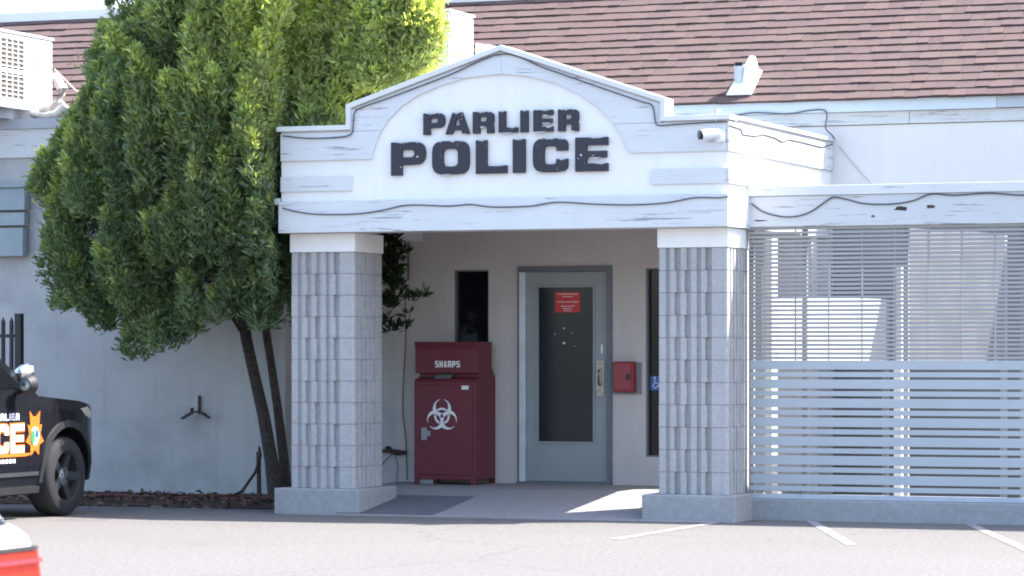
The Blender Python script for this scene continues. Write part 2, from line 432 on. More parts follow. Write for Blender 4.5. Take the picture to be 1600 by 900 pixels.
# shorten the roof to the coping line
me = roof.data; bm = bmesh.new(); bm.from_mesh(me)
og = origin(ST)
bmesh.ops.bisect_plane(bm, geom=bm.verts[:]+bm.edges[:]+bm.faces[:], plane_co=(0, yr-og.y, 0), plane_no=(0,1,0), clear_outer=True)
bm.to_mesh(me); bm.free()
mb = MB(); mb.box(rx0, rx1, yr-.05, yr+.25, zr-.02, zr+.085); mb.build('ridge_coping', 'acwhite', roof)
mb = MB(); mb.box(rx0, rx1, yr+.1, yr+.2, 3.5, zr-.01); mb.build('parapet_back', 'upper', ST)
mb = MB(); mb.box(rx0, rx1, yr+.2, yr+14, 3.5, zr-.3); mb.build('flat_roof', 'upper', ST)
# vent on the roof
vy = Y0r+.05
vp = at(1168,140,Y=Y0r+.30); vp.z = Z0r+.30*math.tan(PITCH)
mb = MB()
q = lambda dx, s, n: Vector((vp.x+dx, Y0r, Z0r))+mb_d*s+mb_n*n
mb.hexa([q(-.16,.10,.02),q(.12,.10,.02),q(.14,.52,.02),q(-.10,.52,.02)],[q(-.10,.15,.10),q(.06,.15,.10),q(.09,.45,.12),q(-.04,.45,.12)])
vent = mb.build('roof_vent', 'acwhite', roof, bevel=.01)
mb = MB(); mb.hexa([q(.01,.16,.09),q(.11,.14,.05),q(.13,.46,.05),q(.03,.46,.10)],[q(.03,.30,.24),q(.10,.28,.22),q(.11,.50,.22),q(.04,.50,.24)]); mb.build('vent_hood', 'acwhite', vent, bevel=.02)
mb = MB(); p0 = q(-.03,.24,.06); mb.tube([p0, p0+Vector((0,0,.20))], .062, 16); mb.build('vent_pipe', 'flash_old', vent, smooth=True)
mb = MB(); p0 = p0+Vector((0,-.012,.18)); mb.tube([p0, p0+Vector((0,0,.035))], .055, 14); mb.build('vent_opening', 'dark', vent)

# --- portico body
top = 3.625
mb = MB()
zg = 3.56
# stucco gable slab following the stepped gable outline
PK = at(785,77,Y=YG)
sxl, sxr = gx(549), gx(1036)
zsl, zsr = gz(549,168), gz(1036,158)
zl = gz(549,205)
outl = [(XL,ZB+.30),(XR,ZB+.30),(XR,top),(sxr,top),(sxr,zsr),(PK.x,PK.z),(sxl,zsl),(sxl,top),(XL,top)]
mb.prism([[(x, z) for x, z in outl]], (0,YG+.16,0), (1,0,0), (0,0,1), .16)
gable = mb.build('gable_wall', 'stucco', ST)
# side walls of the portico parapet, roof, ceiling and beams
mb = MB(); mb.box(XR-.16, XR, YG+.162, YU-.004, ZB+.302, top); mb.build('parapet_side', 'stucco', ST)
mb = MB(); mb.box(XL, XL+.16, YG+.162, YU-.004, ZB+.302, top); mb.build('parapet_side', 'stucco', ST)
mb = MB(); mb.box(XL+.162, XR-.162, YG+.162, YU-.004, 3.38, 3.46); mb.build('portico_roof', 'flash_old', ST)
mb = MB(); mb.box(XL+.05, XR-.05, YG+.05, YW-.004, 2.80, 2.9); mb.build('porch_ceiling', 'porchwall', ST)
# front beam, side beams (boarded)
mb = MB(); mb.box(XL-.01, XR+.02, YG-.05, YG+.30, ZB, ZB+.298); mb.build('front_beam', 'board', gable, bevel=.004)
mb = MB(); mb.box(XR-.30, XR+.021, YG+.302, YU-.01, ZB+.003, ZB+.296)
mb.build('side_beam', 'board', ST, bevel=.004)
mb = MB(); mb.box(XL-.009, XL+.30, YG+.302, YU-.01, ZB+.003, ZB+.296); mb.build('side_beam', 'board', ST, bevel=.004)
mb = MB(); mb.box(XL-.10, XL-.012, YG-.02, YG+.2, ZB+.27, ZB+.33); mb.build('beam_end', 'board', gable)
# trim boards on the gable front: spandrels round the arch, band boards, all 25 mm proud
yt = YG-.002
arch = [at(px, py, Y=YG) for px, py in ((582,249),(586,232),(594,210),(608,188),(628,167),(655,149),(690,134),(730,122),(785,116),(830,120),(872,131),(908,148),(938,170),(958,190),(972,210),(982,232),(985,242))]
zbl = arch[0].z; zbr = arch[-1].z
tl = [(XL+.001,zbl),(arch[0].x,zbl)]+[(p.x,p.z) for p in arch[1:-1]]+[(arch[-1].x,zbl),(XR-.001,zbl),(XR-.001,top-.03),(sxr-.001,top-.03),(sxr-.001,zsr-.03),(PK.x,PK.z-.03),(sxl+.001,zsl-.03),(sxl+.001,top-.03),(XL+.001,top-.03)]
def poly_clip(px_a, px_b):
    return None
zsp = gz(640,203)
# upper spandrel and lower bands are separate boards with a thin joint
def split(poly, zc, keep_up):
    out = []; n = len(poly)
    for i in range(n):
        a, b = poly[i], poly[(i+1)%n]; ina = (a[1] >= zc) == keep_up or a[1] == zc; inb = (b[1] >= zc) == keep_up or b[1] == zc
        if ina: out.append(a)
        if ina != inb:
            t = (zc-a[1])/(b[1]-a[1]); out.append((a[0]+(b[0]-a[0])*t, zc))
    return out
left = [p for p in tl]
mid = PK.x
def xsplit(poly, xc, right):
    return [(x, z) for z, x in split([(z, x) for x, z in poly], xc, right)]
for s in (False, True):
    half = xsplit(tl, mid+(.001 if s else -.001), s)
    up = split(half, zsp+.0015, True); lo = split(half, zsp-.0015, False)
    for nm, pl in (('spandrel_board', up), ('band_board', lo)):
        mb = MB(); mb.prism([pl], (0,yt,0), (1,0,0), (0,0,1), .025); mb.build(nm, 'board', gable, bevel=.002)
zb_a, zb_b = gz(500,299), gz(500,276)
mb = MB(); mb.box(XL+.001, gx(551), yt-.025, yt, zb_a, zb_b); mb.build('band_board', 'board', gable, bevel=.002)
mb = MB(); mb.box(gx(1019), XR-.001, yt-.025, yt, zb_a, zb_b); mb.build('band_board', 'board', gable, bevel=.002)
# band boards on the sunlit side
for z0, z1 in ((zbl, top-.03),(zb_a, zb_b)):
    mb = MB(); mb.box(XR+.002, XR+.024, YG-.026, YU-.01, z0, z1); mb.build('band_board', 'board', ST, bevel=.002)
# coping
mb = MB()
cop = [(XL-.03,top),(sxl,top),(sxl,zsl),(PK.x,PK.z),(sxr,zsr),(sxr,top),(XR+.04,top)]
def offs(path, d):
    out = []
    for i, p in enumerate(path):
        p = Vector(p); a = Vector(path[max(i-1,0)]); b = Vector(path[min(i+1,len(path)-1)])
        d1 = (p-a).normalized() if i else (b-p).normalized(); d2 = (b-p).normalized() if i < len(path)-1 else d1
        n1 = Vector((-d1.y, d1.x)); n2 = Vector((-d2.y, d2.x)); k = (n1+n2); k = k/max(.3,(1+n1.dot(n2)))
        q_ = p+k*d; out.append((q_.x, q_.y))
    return out
up = offs(cop, .035); dn = offs(cop, -.012)
mb.prism([dn+up[::-1]], (0,YG+.19,0), (1,0,0), (0,0,1), .245)
mb.build('coping', 'trim', gable, bevel=.004)
mb = MB(); mb.box(XR-.19, XR+.045, YG+.192, YU-.008, top, top+.032); mb.build('coping', 'trim', ST, bevel=.004)
mb = MB(); mb.box(XL-.03, XL+.19, YG+.192, YU-.008, top, top+.032); mb.build('coping', 'trim', ST, bevel=.004)

# --- columns of split-ribbed block
CW = .66
def column(x, cz=.24, n=11, ch=.203):
    core = MB(); faces = MB()
    h = .052
    core.box(x+h-.001, x+CW-h+.001, YC+h-.001, YC+CW-h+.001, cz+.002, cz+n*ch)
    for i in range(n):
        z0, z1 = cz+i*ch+.002, cz+(i+1)*ch-.002
        for f in range(4):
            pr = [(h-.002, 0.)]; t = .012
            for k in range(5):
                deep = (k in (1, 4)) if (i+f) % 2 == 0 else (k == 2)
                j = random.uniform(0,.006); e1 = t+(.040 if deep else .058)
                lev = .004 if deep else .020
                pr += [(t+.004, h-j), (e1, h-j*.5), (e1+.006, lev), (t+.095, lev)]
                t += .098
            pr += [(t+.006, h), (CW-h+.002, h)]
            p = lambda tt, o: [(x+tt, YC+h-o), (x+CW-h+o, YC+tt), (x+CW-tt, YC+CW-h+o), (x+h-o, YC+CW-tt)][f]
            m0 = len(pr); vs = [(*p(a_, d_), z0) for a_, d_ in pr]+[(*p(a_, d_), z1) for a_, d_ in pr]
            vs += [(*p(h, -.004), z0), (*p(CW-h, -.004), z0), (*p(h, -.004), z1), (*p(CW-h, -.004), z1)]
            fs = [(q, q+1, q+1+m0, q+m0) for q in range(m0-1)]
            fs += [tuple(range(m0))+(2*m0+1, 2*m0), tuple(range(m0, 2*m0))[::-1]+(2*m0+2, 2*m0+3)]
            faces.add(vs, fs)
        # rounded corner pieces
        k = h-.003; q0 = random.uniform(.018,.03)
        for fx_, fy_, ox, oy in ((1,1,x,YC),(-1,1,x+CW,YC),(-1,-1,x+CW,YC+CW),(1,-1,x,YC+CW)):
            poly = [(ox+fx_*a_, oy+fy_*b_) for a_, b_ in rp([(0,0,q0),(k,0),(k,k),(0,k)])]
            m0 = len(poly); faces.add([(px_,py_,z0) for px_,py_ in poly]+[(px_,py_,z1) for px_,py_ in poly],
                [(q,(q+1)%m0,(q+1)%m0+m0,q+m0) for q in range(m0)]+[tuple(range(m0))[::-1], tuple(range(m0,2*m0))])
    sh = faces.build('column', 'block', ST)
    core.build('mortar_core', 'mortar', sh)
    c = MB(); c.box(x-.008, x+CW+.008, YC-.008, YC+CW+.008, cz+n*ch+.002, ZB-.002); c.build('capital', 'stucco', sh, bevel=.006)
    b = MB(); b.box(x-.12, x+CW+.10, YC-.12, YC+CW+.12, -.05, cz); b.build('plinth', 'plinth', sh, bevel=.012)
    return sh
c1 = column(XL+.04); c2 = column(XR-CW-.035)
c1['label'] = 'left ribbed grey block column beside the tree'; c2['label'] = 'right ribbed grey block column beside the slatted screen'

# --- door
dxa, dxb = DR
mb = MB(); fy0, fy1 = YW-.03, YW+.14
mb.box(dxb-.055, dxb, fy0, fy1, .2, dz1); mb.box(dxa, dxb-.055, fy0+.001, fy1, dz1-.055, dz1)
mb.box(dxa, dxa+.02, fy0, fy1, .2, dz1-.056)
fr = mb.build('door_frame', 'frame', ST, bevel=.003)
mb = MB(); mb.box(dxa+.021, dxa+.085, fy0-.006, fy1, .2, dz1-.057); mb.build('hinge_jamb', 'framelight', fr, bevel=.003)  # bright edge highlight painted into this jamb's pale colour
mb = MB(); mb.box(dxa, dxb, fy0-.03, fy1, .2, .225); mb.build('threshold', 'frame', fr)
gxa, gxb = at(841,0,Y=YW).x, at(926,0,Y=YW).x; gz0, gz1 = gz(885,690,YW), gz(885,449,YW)
lx0, lx1 = dxa+.088, dxb-.058; lz0, lz1 = .228, dz1-.058; ly0, ly1 = YW+.012, YW+.055
mb = MB()
mb.box(lx0, gxa, ly0, ly1, lz0, lz1); mb.box(gxb, lx1, ly0, ly1, lz0, lz1)
mb.box(gxa, gxb, ly0, ly1, lz0, gz0); mb.box(gxa, gxb, ly0, ly1, gz1, lz1)
door = mb.build('door', 'doorpaint', ST)
mb = MB(); t = .022
mb.box(gxa-t, gxb+t, ly0-.010, ly0-.001, gz1, gz1+t); mb.box(gxa-t, gxb+t, ly0-.010, ly0-.001, gz0-t, gz0)
mb.box(gxa-t, gxa, ly0-.010, ly0-.001, gz0, gz1); mb.box(gxb, gxb+t, ly0-.010, ly0-.001, gz0, gz1)
mb.build('glazing_bead', 'doorpaint', door, bevel=.003)
mb = MB(); mb.box(gxa, gxb, ly0+.012, ly0+.02, gz0, gz1); mb.build('glass_pane', 'doorglass', door)
hx0, hx1 = at(931,0,Y=YW).x, at(944,0,Y=YW).x
mb = MB(); mb.box(hx0, hx1, ly0-.012, ly0-.001, gz(938,620,YW), gz(938,563,YW)); hp = mb.build('handle_plate', 'brass', door, bevel=.003)
mb = MB(); hx = (hx0+hx1)/2
mb.tube([(hx,ly0-.01,gz(938,578,YW)),(hx,ly0-.055,gz(938,579,YW)),(hx,ly0-.06,gz(938,590,YW)),(hx,ly0-.055,gz(938,600,YW)),(hx,ly0-.01,gz(938,602,YW))], .009, 8)
mb.build('door_handle', 'blackiron', door, smooth=True)
mb = MB(); p = at(938,466,Y=YW); mb.lathe([(0,-.012),(.018,-.012),(.02,0)], (p.x,ly0,p.z), (0,-1,0), 14); mb.build('peephole', 'chrome', door)
mb = MB(); p = at(940,545,Y=YW); mb.box(p.x-.012,p.x+.012,ly0-.006,ly0-.001,p.z-.045,p.z+.045); mb.build('lock_cover', 'framelight', door, bevel=.002)
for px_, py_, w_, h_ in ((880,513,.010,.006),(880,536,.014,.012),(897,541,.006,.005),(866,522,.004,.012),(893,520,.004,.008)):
    p = at(px_, py_, Y=YW); mb = MB(); mb.prism([[(p.x+w_*math.cos(k)*random.uniform(.6,1.2), p.z+h_*math.sin(k)*random.uniform(.6,1.2)) for k in (0,.9,1.8,2.7,3.6,4.5,5.4)]], (0,ly0+.0115,0), (1,0,0), (0,0,1), .002); mb.build('white_mark', 'whitepaint', door)  # small irregular white patches on the glass
# --- slit windows
for (a, b) in (LW, RW):
    mb = MB(); mb.box(a, b, YW+.075, YW+.085, wz0, wz1); w = mb.build('window', 'glass', ST)
    mb = MB(); k = .016
    mb.box(a, a+k, YW+.02, YW+.1, wz0, wz1); mb.box(b-k, b, YW+.02, YW+.1, wz0, wz1)
    mb.box(a+k, b-k, YW+.02, YW+.1, wz1-k, wz1); mb.box(a+k, b-k, YW+.02, YW+.1, wz0, wz0+k)
    mb.build('window_frame', 'frame', w)
# conduit on the porch wall and corner post at far left of portico
mb = MB(); p = at(638,376,Y=YW-.02); q1 = at(638,437,Y=YW-.02); mb.tube([p,q1], .013, 8); mb.build('conduit', 'conduit', ST)

# ------------------------------------------------------------------ sign
SG = thing('building_sign', 'big chipped black capital letters naming the police on the arched gable', 'sign', (PK.x, YG, 3.1))
def place_word(word, spans, zt, zb_, txr, tyr):
    for ch, (a, b) in zip(word, spans):
        xa, xb = gx(a), gx(b); w = xb-xa; h = zt-zb_
        mb = MB(); mb.prism(glyph(ch, w, h, txr*h, tyr*h), (xa, YG-.003, zb_), (1,0,0), (0,0,1), .035)
        lt = mb.build('letter', 'letter', SG)
        gl = glyph(ch, w, h, txr*h, tyr*h)[0]
        for i_ in range(len(gl)):
            (ax_, az_), (bx_, bz_) = gl[i_], gl[(i_+1)%len(gl)]
            L_ = math.hypot(bx_-ax_, bz_-az_)
            if L_ < .02 or abs(bz_-az_) > .3*L_ or (az_ < h*.9 and random.random() < .55): continue
            if ch == 'I' and az_ < h*.5: continue
            t0 = random.uniform(.02,.25); t1 = random.uniform(.5,.97); sg = -1 if az_ > h*.2 else 1
            if az_ < h*.9 and az_ > h*.1: sg = random.choice((-1,1))*0 or -1
            top_, bot_ = [], []; n_ = 9
            for q_ in range(n_):
                t_ = t0+(t1-t0)*q_/(n_-1); px_ = ax_+(bx_-ax_)*t_; pz_ = az_+(bz_-az_)*t_
                top_.append((px_, pz_+.002)); bot_.append((px_, pz_-random.uniform(.003,.016)*math.sin(math.pi*(q_+.3)/(n_-.4))-.001))
            m2 = MB(); m2.prism([top_+bot_[::-1]], (xa, YG-.0385, zb_), (1,0,0), (0,0,1), .0015); m2.build('peeled_edge', 'peel', lt)
sp = lambda l: [(590+a/4.21, 590+b/4.21) for a, b in l]
place_word('PARLIER', sp([(310,450),(455,612),(635,772),(805,928),(947,997),(1033,1160),(1195,1330)]), gz(785,174), gz(785,208), .34, .24)
place_word('POLICE', sp([(98,323),(368,610),(655,858),(898,978),(1030,1258),(1308,1522)]), gz(785,218.5), gz(785,271), .355, .235)

# ------------------------------------------------------------------ cables
def cable(label, pts, Y, r=.0068, cat='cable', name='cable', mat='cable', n=6):
    P = [at(a, b, Y=Y) for a, b in pts]
    dense = []
    for i in range(len(P)-1):
        p0 = P[max(i-1,0)]; p1 = P[i]; p2 = P[i+1]; p3 = P[min(i+2,len(P)-1)]
        for k in range(5):
            t = k/5; dense.append(.5*((2*p1)+(p2-p0)*t+(2*p0-5*p1+4*p2-p3)*t*t+(-p0+3*p1-3*p2+p3)*t**3))
    dense.append(P[-1]); mb = MB(); mb.tube(dense, r, n)
    return tag(mb.build(name, mat, smooth=True), label, cat)
cable('thin black cable sagging along the front beam of the porch', [(441,325),(465,331),(500,335),(560,334),(600,328),(638,320.5),(700,322),(735,319.5),(770,323.5),(830,322),(870,316),(930,319),(985,320),(1040,317),(1085,309),(1120,309),(1138,307)], YG-.065)
cable('black cable stapled under the coping along the stepped gable edge', [(441,212),(480,216),(520,215),(548,210),(552,192),(554,176),(565,168),(610,152),(700,118),(785,84),(850,106),(930,134),(1000,158),(1017,163),(1022,175),(1024,190),(1030,196),(1060,194),(1095,192),(1136,190)], YG-.045)
cable('black cable along the board under the roof turning down at the porch corner', [(1042,184),(1075,180),(1120,182),(1150,180),(1180,176),(1230,178),(1262,173),(1286,172),(1292,180),(1290,200),(1300,211),(1304,218)], YU-.115)
cable('black cable looping along the beam above the slatted screen', [(1174,318),(1195,332),(1230,339),(1262,333),(1290,315),(1303,308),(1325,312),(1350,318),(1390,319),(1425,314),(1455,303),(1490,305),(1545,302),(1600,305),(1660,302)], YS-.045)
mb = MB()
sidep = [(1140,196),(1158,202),(1160,210),(1180,213),(1192,210),(1210,215),(1222,222),(1232,218),(1248,221),(1268,226),(1284,230),(1300,226)]
P = [at(a, b, X=XR+.03) for a, b in sidep]; mb.tube(P, .006, 6)
tag(mb.build('cable', 'cable'), 'thin cable drooping under the coping of the sunlit porch side', 'cable')
mb = MB(); mb.tube([at(1311,229,Y=YU-.01), at(1335,258,Y=YU-.01), at(1361,287,Y=YU-.01)], .004, 6)
tag(mb.build('cable', 'flash_old'), 'faint thin wire slanting down the white upper wall', 'cable')
cable('thin black wire hanging down the porch wall beside the red bin', [(634,438),(633,480),(634,530),(631,580),(629,640),(634,690),(636,750)], YW-.012, .005)

# ------------------------------------------------------------------ security camera
p = at(1118,212,Y=YG-.03)
SC = thing('security_camera', 'small white bullet security camera on the gable corner', 'camera', p)
mb = MB(); mb.box(p.x+.0, p.x+.09, YG-.045, YG-.028, p.z-.06, p.z+.06); mb.build('base_plate', 'acwhite', SC, bevel=.006)
mb = MB(); mb.tube([(p.x+.04,YG-.04,p.z),(p.x+.02,YG-.09,p.z+.0)], .018, 10); mb.build('bracket', 'acwhite', SC)
mb = MB(); mb.tube([(p.x+.05,YG-.08,p.z+.018),(p.x-.03,YG-.13,p.z+.01),(p.x-.085,YG-.17,p.z)], [.040,.044,.046], 16); mb.build('housing', 'acwhite', SC, smooth=True)
mb = MB(); mb.tube([(p.x-.08,YG-.167,p.z),(p.x-.110,YG-.186,p.z-.001)], .042, 16); mb.build('lens', 'lens', SC)
mb = MB(); c = at(1120,182,Y=YG-.02); mb.tube([(c.x,YG-.035,c.z+.06),(c.x,YG-.035,c.z-.07)], .011, 8); mb.tube([(c.x,YG-.035,c.z+.05),(c.x+.01,YG+.05,c.z+.055)], .011, 8)
tag(mb.build('conduit_bracket', 'flash_old'), 'short grey conduit stub on the coping above the security camera', 'conduit')

# ------------------------------------------------------------------ slatted screen
sx0 = at(1170,0,Y=YS).x
SCN = thing('slatted_screen', 'pale slatted wooden screen with close slats above wide boards, right of the porch', 'screen', (sx0+3, YS, 0))
zt1 = gz(1180,292,YS); zt0 = gz(1180,355,YS); xe = 4.5
mb = MB(); mb.box(sx0-.0, xe, YS-.035, YS+.14, zt0, zt1-.09); mb.build('top_beam', 'board2', SCN, bevel=.004)
mb = MB(); mb.box(sx0-.0, xe, YS-.055, YS+.16, zt1-.088, zt1); mb.build('beam_cap', 'board', SCN, bevel=.004)
zm1 = gz(1180,563,YS); ns = 31; st = (zt0-zm1)/ns
mb = MB()
for i in range(ns):
    z = zm1+st*(i+.28); mb.hexa([(sx0,YS-.004,z+.003),(xe,YS-.004,z+.003),(xe,YS+.008,z-.001),(sx0,YS+.008,z-.001)],[(sx0,YS-.004,z+st*.64),(xe,YS-.004,z+st*.64),(xe,YS+.008,z+st*.64),(sx0,YS+.008,z+st*.64)])
mb.build('slat_panel', 'slat', SCN)
mb = MB()
for i in range(14):
    x = at(1190+52*i,0,Y=YS).x; mb.box(x-.006, x+.006, YS+.010, YS+.028, zm1, zt0)
mb.build('slat_support', 'slat', SCN)
zlow = gz(1180,770,YS)
mb = MB(); per = (zm1-gz(1180,577.2-14,YS))  # dummy
s_px = 28.4/4940
z = zm1
wide, thin, gap = .083, .045, .0225
k = 0
while z-wide > zlow-.02:
    mb.box(sx0+.02, xe, YS-.02, YS+.0, z-wide, z); z -= wide+gap
    if z-thin < zlow-.01: break
    mb.box(sx0+.02, xe, YS-.02, YS+.0, z-thin, z); z -= thin+gap; k += 1
mb.build('board_panel', 'lowslat', SCN, bevel=.002)
mb = MB(); mb.box(sx0+.0, xe, YS-.03, YS+.03, .192, .192+.045); mb.build('bottom_rail', 'flash_old', SCN, bevel=.003)
for px in (1171,1254,1412,1595,1780):
    x = at(px,0,Y=YS+.05).x; mb = MB(); mb.box(x, x+.045, YS+.032, YS+.08, .2, zt0); mb.build('post', 'slat', SCN)
mb = MB()
random.seed(3)
for px, py, w, h in ((1409,326,.075,.022),(1456,323,.04,.018),(1366,338,.018,.01),(1190,345,.07,.008)):
    c = at(px, py, Y=YS); pts = []
    for i in range(12):
        a = 2*math.pi*i/12; k = random.uniform(.6,1.15); pts.append((c.x+math.cos(a)*w*k, c.z+math.sin(a)*h*k))
    mb = MB(); mb.prism([pts], (0,YS-.0355,0), (1,0,0), (0,0,1), .002); mb.build('peeled_patch', 'rust', SCN)
mb = MB(); mb.box(at(1176,0,Y=YS).x, 4.6, YS-.10, YS+.25, -.05, .19)
tag(mb.build('concrete_kerb', 'plinth', bevel=.01), 'low grey concrete kerb wall under the slatted screen', 'kerb')
# courtyard behind the screen
CT = [('added white panel on a post, cut to the sunlit patch behind the left end of the slatted screen', (1209,28.02), (1385,29.75), 1.42, 2.04, 2.58, 'stucco'),
      ('taller added panel on a white post, dark grey to dim its sunlight, behind the middle of the slatted screen', (1411,28.05), (1570,29.8), 1.42, 2.66, 2.30, 'slatdark')]  # added panels take the outline of sunlit patches; weaker light is in the grey
for lab, a, b, h0, h, hp_, mm in CT:
    A = at(a[0],0,Y=a[1]); B = at(b[0],0,Y=b[1]); d = Vector((B.x-A.x, B.y-A.y, 0)).normalized(); n = Vector((-d.y, d.x, 0))*.05
    A = Vector((A.x,A.y,0)); B = Vector((B.x,B.y,0)); T_ = thing('sun_patch_panel', lab, 'panel', A)
    up = Vector((0,0,h)); lo_ = Vector((0,0,h0)); A2 = A+d*.07
    mb = MB(); mb.hexa([A2+lo_,B+lo_,B+n+lo_,A2+n+lo_],[A2+up,B+up,B+n+up,A2+n+up]); mb.build('panel', mm, T_)
    mb = MB(); k = A-d*.03
    mb.hexa([k,k+d*.09,k+d*.09+n*1.6,k+n*1.6],[k+Vector((0,0,hp_)),k+d*.09+Vector((0,0,hp_)),k+d*.09+n*1.6+Vector((0,0,hp_)),k+n*1.6+Vector((0,0,hp_))]); mb.build('post', 'stucco', T_)
    mb = MB(); k = B; mb.hexa([k,k+d*.05,k+d*.05+n,k+n],[k+up,k+d*.05+up,k+d*.05+n+up,k+n+up]); mb.build('post', 'slat', T_)
mb = MB(); mb.box(XR+.03, 6, YU-.03, YU-.003, .03, 3.02); mb.build('shade_sheet', plain('courtyard_shade_grey', (.19,.185,.19), .8, 0, .7, 1.2), ST)  # dark sheet before the wall; shade behind the slats put into its colour
mb = MB(); mb.add([(XR+.1,YS+.26,.02),(6,YS+.26,.02),(6,YU,.02),(XR+.1,YU,.02)], [(0,1,2,3)]); struct('courtyard_floor', mb, 'slab')
# ------------------------------------------------------------------ sharps bin
bx = at(647,0,Y=29.25).x; bX = at(743,0,Y=29.25).x; by, bY, bz = 29.25, YW-.01, .2
BN = thing('sharps_bin', 'dark red metal sharps disposal bin with white biohazard symbol beside the door', 'bin', ((bx+bX)/2, (by+bY)/2, bz))
zz = lambda py: gz(695, py, by)
mb = MB()
prof2 = [(by,bz+.05),(by,zz(597)),(by+.02,zz(592)),(by+.13,zz(590)),(by+.13,zz(583)),(by+.025,zz(583)),(by+.025,zz(545)),(by+.0,zz(534)),(bY-.10,zz(534)),(bY-.10,zz(575)),(bY,zz(590)),(bY,bz+.05)]
mb.prism([[(y, z) for y, z in prof2]], (bx,0,0), (0,1,0), (0,0,1), bX-bx)
mb.build('cabinet', 'red', BN, bevel=.006)
mb = MB()
mb.box(bx+.035, bX-.035, by-.014, by-.001, bz+.10, zz(601)); dr = mb.build('cabinet_door', 'red', BN, bevel=.005)
mb = MB(); mb.hexa([(bx+.19,by+.03,zz(593)),(bx+.37,by+.03,zz(593)),(bx+.37,by+.035,zz(593)),(bx+.19,by+.035,zz(593))],[(bx+.22,by+.11,zz(584)),(bx+.40,by+.11,zz(584)),(bx+.40,by+.12,zz(584)),(bx+.22,by+.12,zz(584))]); mb.build('deposit_flap', 'grey', BN)
for xa in (bx, bX-.05):
    for ya in (by, bY-.05):
        mb = MB(); mb.box(xa+.001, xa+.049, ya+.001, ya+.049, bz, bz+.049); mb.build('foot', 'red', BN)
mb = MB(); mb.box(bx+.04, bx+.2, by+.02, by+.03, bz+.005, bz+.04); mb.build('base_plate', 'grey', BN)
mb = MB(); mb.box(bx+.09, bx+.15, by-.03, by-.0145, zz(688), zz(668)); mb.box(bx+.14,bx+.19,by-.026,by-.0145,zz(682),zz(673)); mb.build('hasp_lock', 'grey', BN, bevel=.004)
p = at(712,537,Y=by); mb = MB(); mb.tube([(p.x,by+.0,p.z),(p.x,by-.012,p.z)], .008, 8); mb.build('bolt', 'chrome', BN)
# lettering
mb = MB(); wtot = at(718.5,0,Y=by).x-at(678.5,0,Y=by).x; lw = wtot/6*.80; x = at(678.5,0,Y=by).x
for ch in 'SHARPS':
    mb.prism(glyph(ch, lw, zz(564)-zz(574), .014, .013), (x, by+.0245, zz(574)), (1,0,0), (0,0,1), .003); x += wtot/6
mb.build('lettering', 'whitepaint', BN)
mb = MB(); n = 110; ext = 27.; cbx, cbz = at(691.5,0,Y=by).x, zz(650); sc = (at(716,0,Y=by).x-at(668,0,Y=by).x)/2/25.5
dirs = [Vector((math.cos(R(a)), math.sin(R(a)))) for a in (90,210,330)]
def bio(x, y):
    p = Vector((x, y)); r = p.length
    if r < 2.6: return False
    for dv in dirs:
        al = p.dot(dv); pe = abs(p.x*dv.y-p.y*dv.x)
        if 0 < al < 8 and pe < .7: return False
    for dv in dirs:
        al = p.dot(dv); pe = abs(p.x*dv.y-p.y*dv.x)
        if (p-dv*15).length < 9.3 and 9.6 < r < 12.8: return True
    for dv in dirs:
        al = p.dot(dv); pe = abs(p.x*dv.y-p.y*dv.x)
        if al > 15 and pe < 3.2: continue
        if (p-dv*11).length < 15 and (p-dv*15).length > 10.4:
            # stay clear of the openings of the other circles
            if all((p-o*15).length > 10.4 for o in dirs): return True
    return False
cs = 2*ext/n
for j in range(n):
    run = None
    for i in range(n+1):
        on = i < n and bio(-ext+(i+.5)*cs, -ext+(j+.5)*cs)
        if on and run is None: run = i
        if not on and run is not None:
            xa, xb = cbx+(-ext+run*cs)*sc, cbx+(-ext+i*cs)*sc; za, zb_2 = cbz+(-ext+j*cs)*sc, cbz+(-ext+(j+1)*cs)*sc
            mb.add([(xa,by-.0165,za),(xb,by-.0165,za),(xb,by-.0165,zb_2),(xa,by-.0165,zb_2)], [(0,1,2,3)]); run = None
bh = mb.build('biohazard_symbol', 'whitepaint', BN)
mb = MB(); mb.box(at(722,0,Y=by).x, at(733,0,Y=by).x, by-.0165, by-.0142, zz(608.5), zz(602.5)); mb.build('small_label', 'whitepaint', BN)

# ------------------------------------------------------------------ things on the porch wall and door
p0, p1 = at(958,613,Y=YW-.1), at(990,565,Y=YW-.1)
PB = thing('emergency_phone_box', 'red metal emergency phone box with grey backing plate right of the door', 'phone box', ((p0.x+p1.x)/2, YW, p0.z))
mb = MB(); a = at(946,616,Y=YW); b = at(1003,566,Y=YW); mb.box(a.x, b.x, YW-.012, YW-.001, a.z, b.z); mb.build('backing_plate', plain('plate_grey', (.22,.24,.27), .6), PB)
mb = MB(); mb.box(p0.x, p1.x, YW-.11, YW-.0125, p0.z, p1.z); mb.build('box', 'redbox', PB, bevel=.012)
mb = MB(); mb.box(p0.x+.012, p1.x-.02, YW-.122, YW-.111, p0.z+.02, p1.z-.015); lid = mb.build('lid', 'redbox', PB, bevel=.006)
mb = MB(); mb.box(p1.x-.07, p1.x-.035, YW-.135, YW-.1225, (p0.z+p1.z)/2-.03, (p0.z+p1.z)/2+.03); mb.build('latch', 'blackiron', lid)
a, b = at(866,488,Y=YW), at(905.5,456,Y=YW)
NT = thing('red_notice', 'small red notice with white lines of text taped inside the door glass', 'sign', ((a.x+b.x)/2, YW, a.z))
mb = MB(); mb.box(a.x, b.x, ly0+.007, ly0+.011, a.z, b.z); mb.build('sheet', 'notice', NT)
random.seed(5)
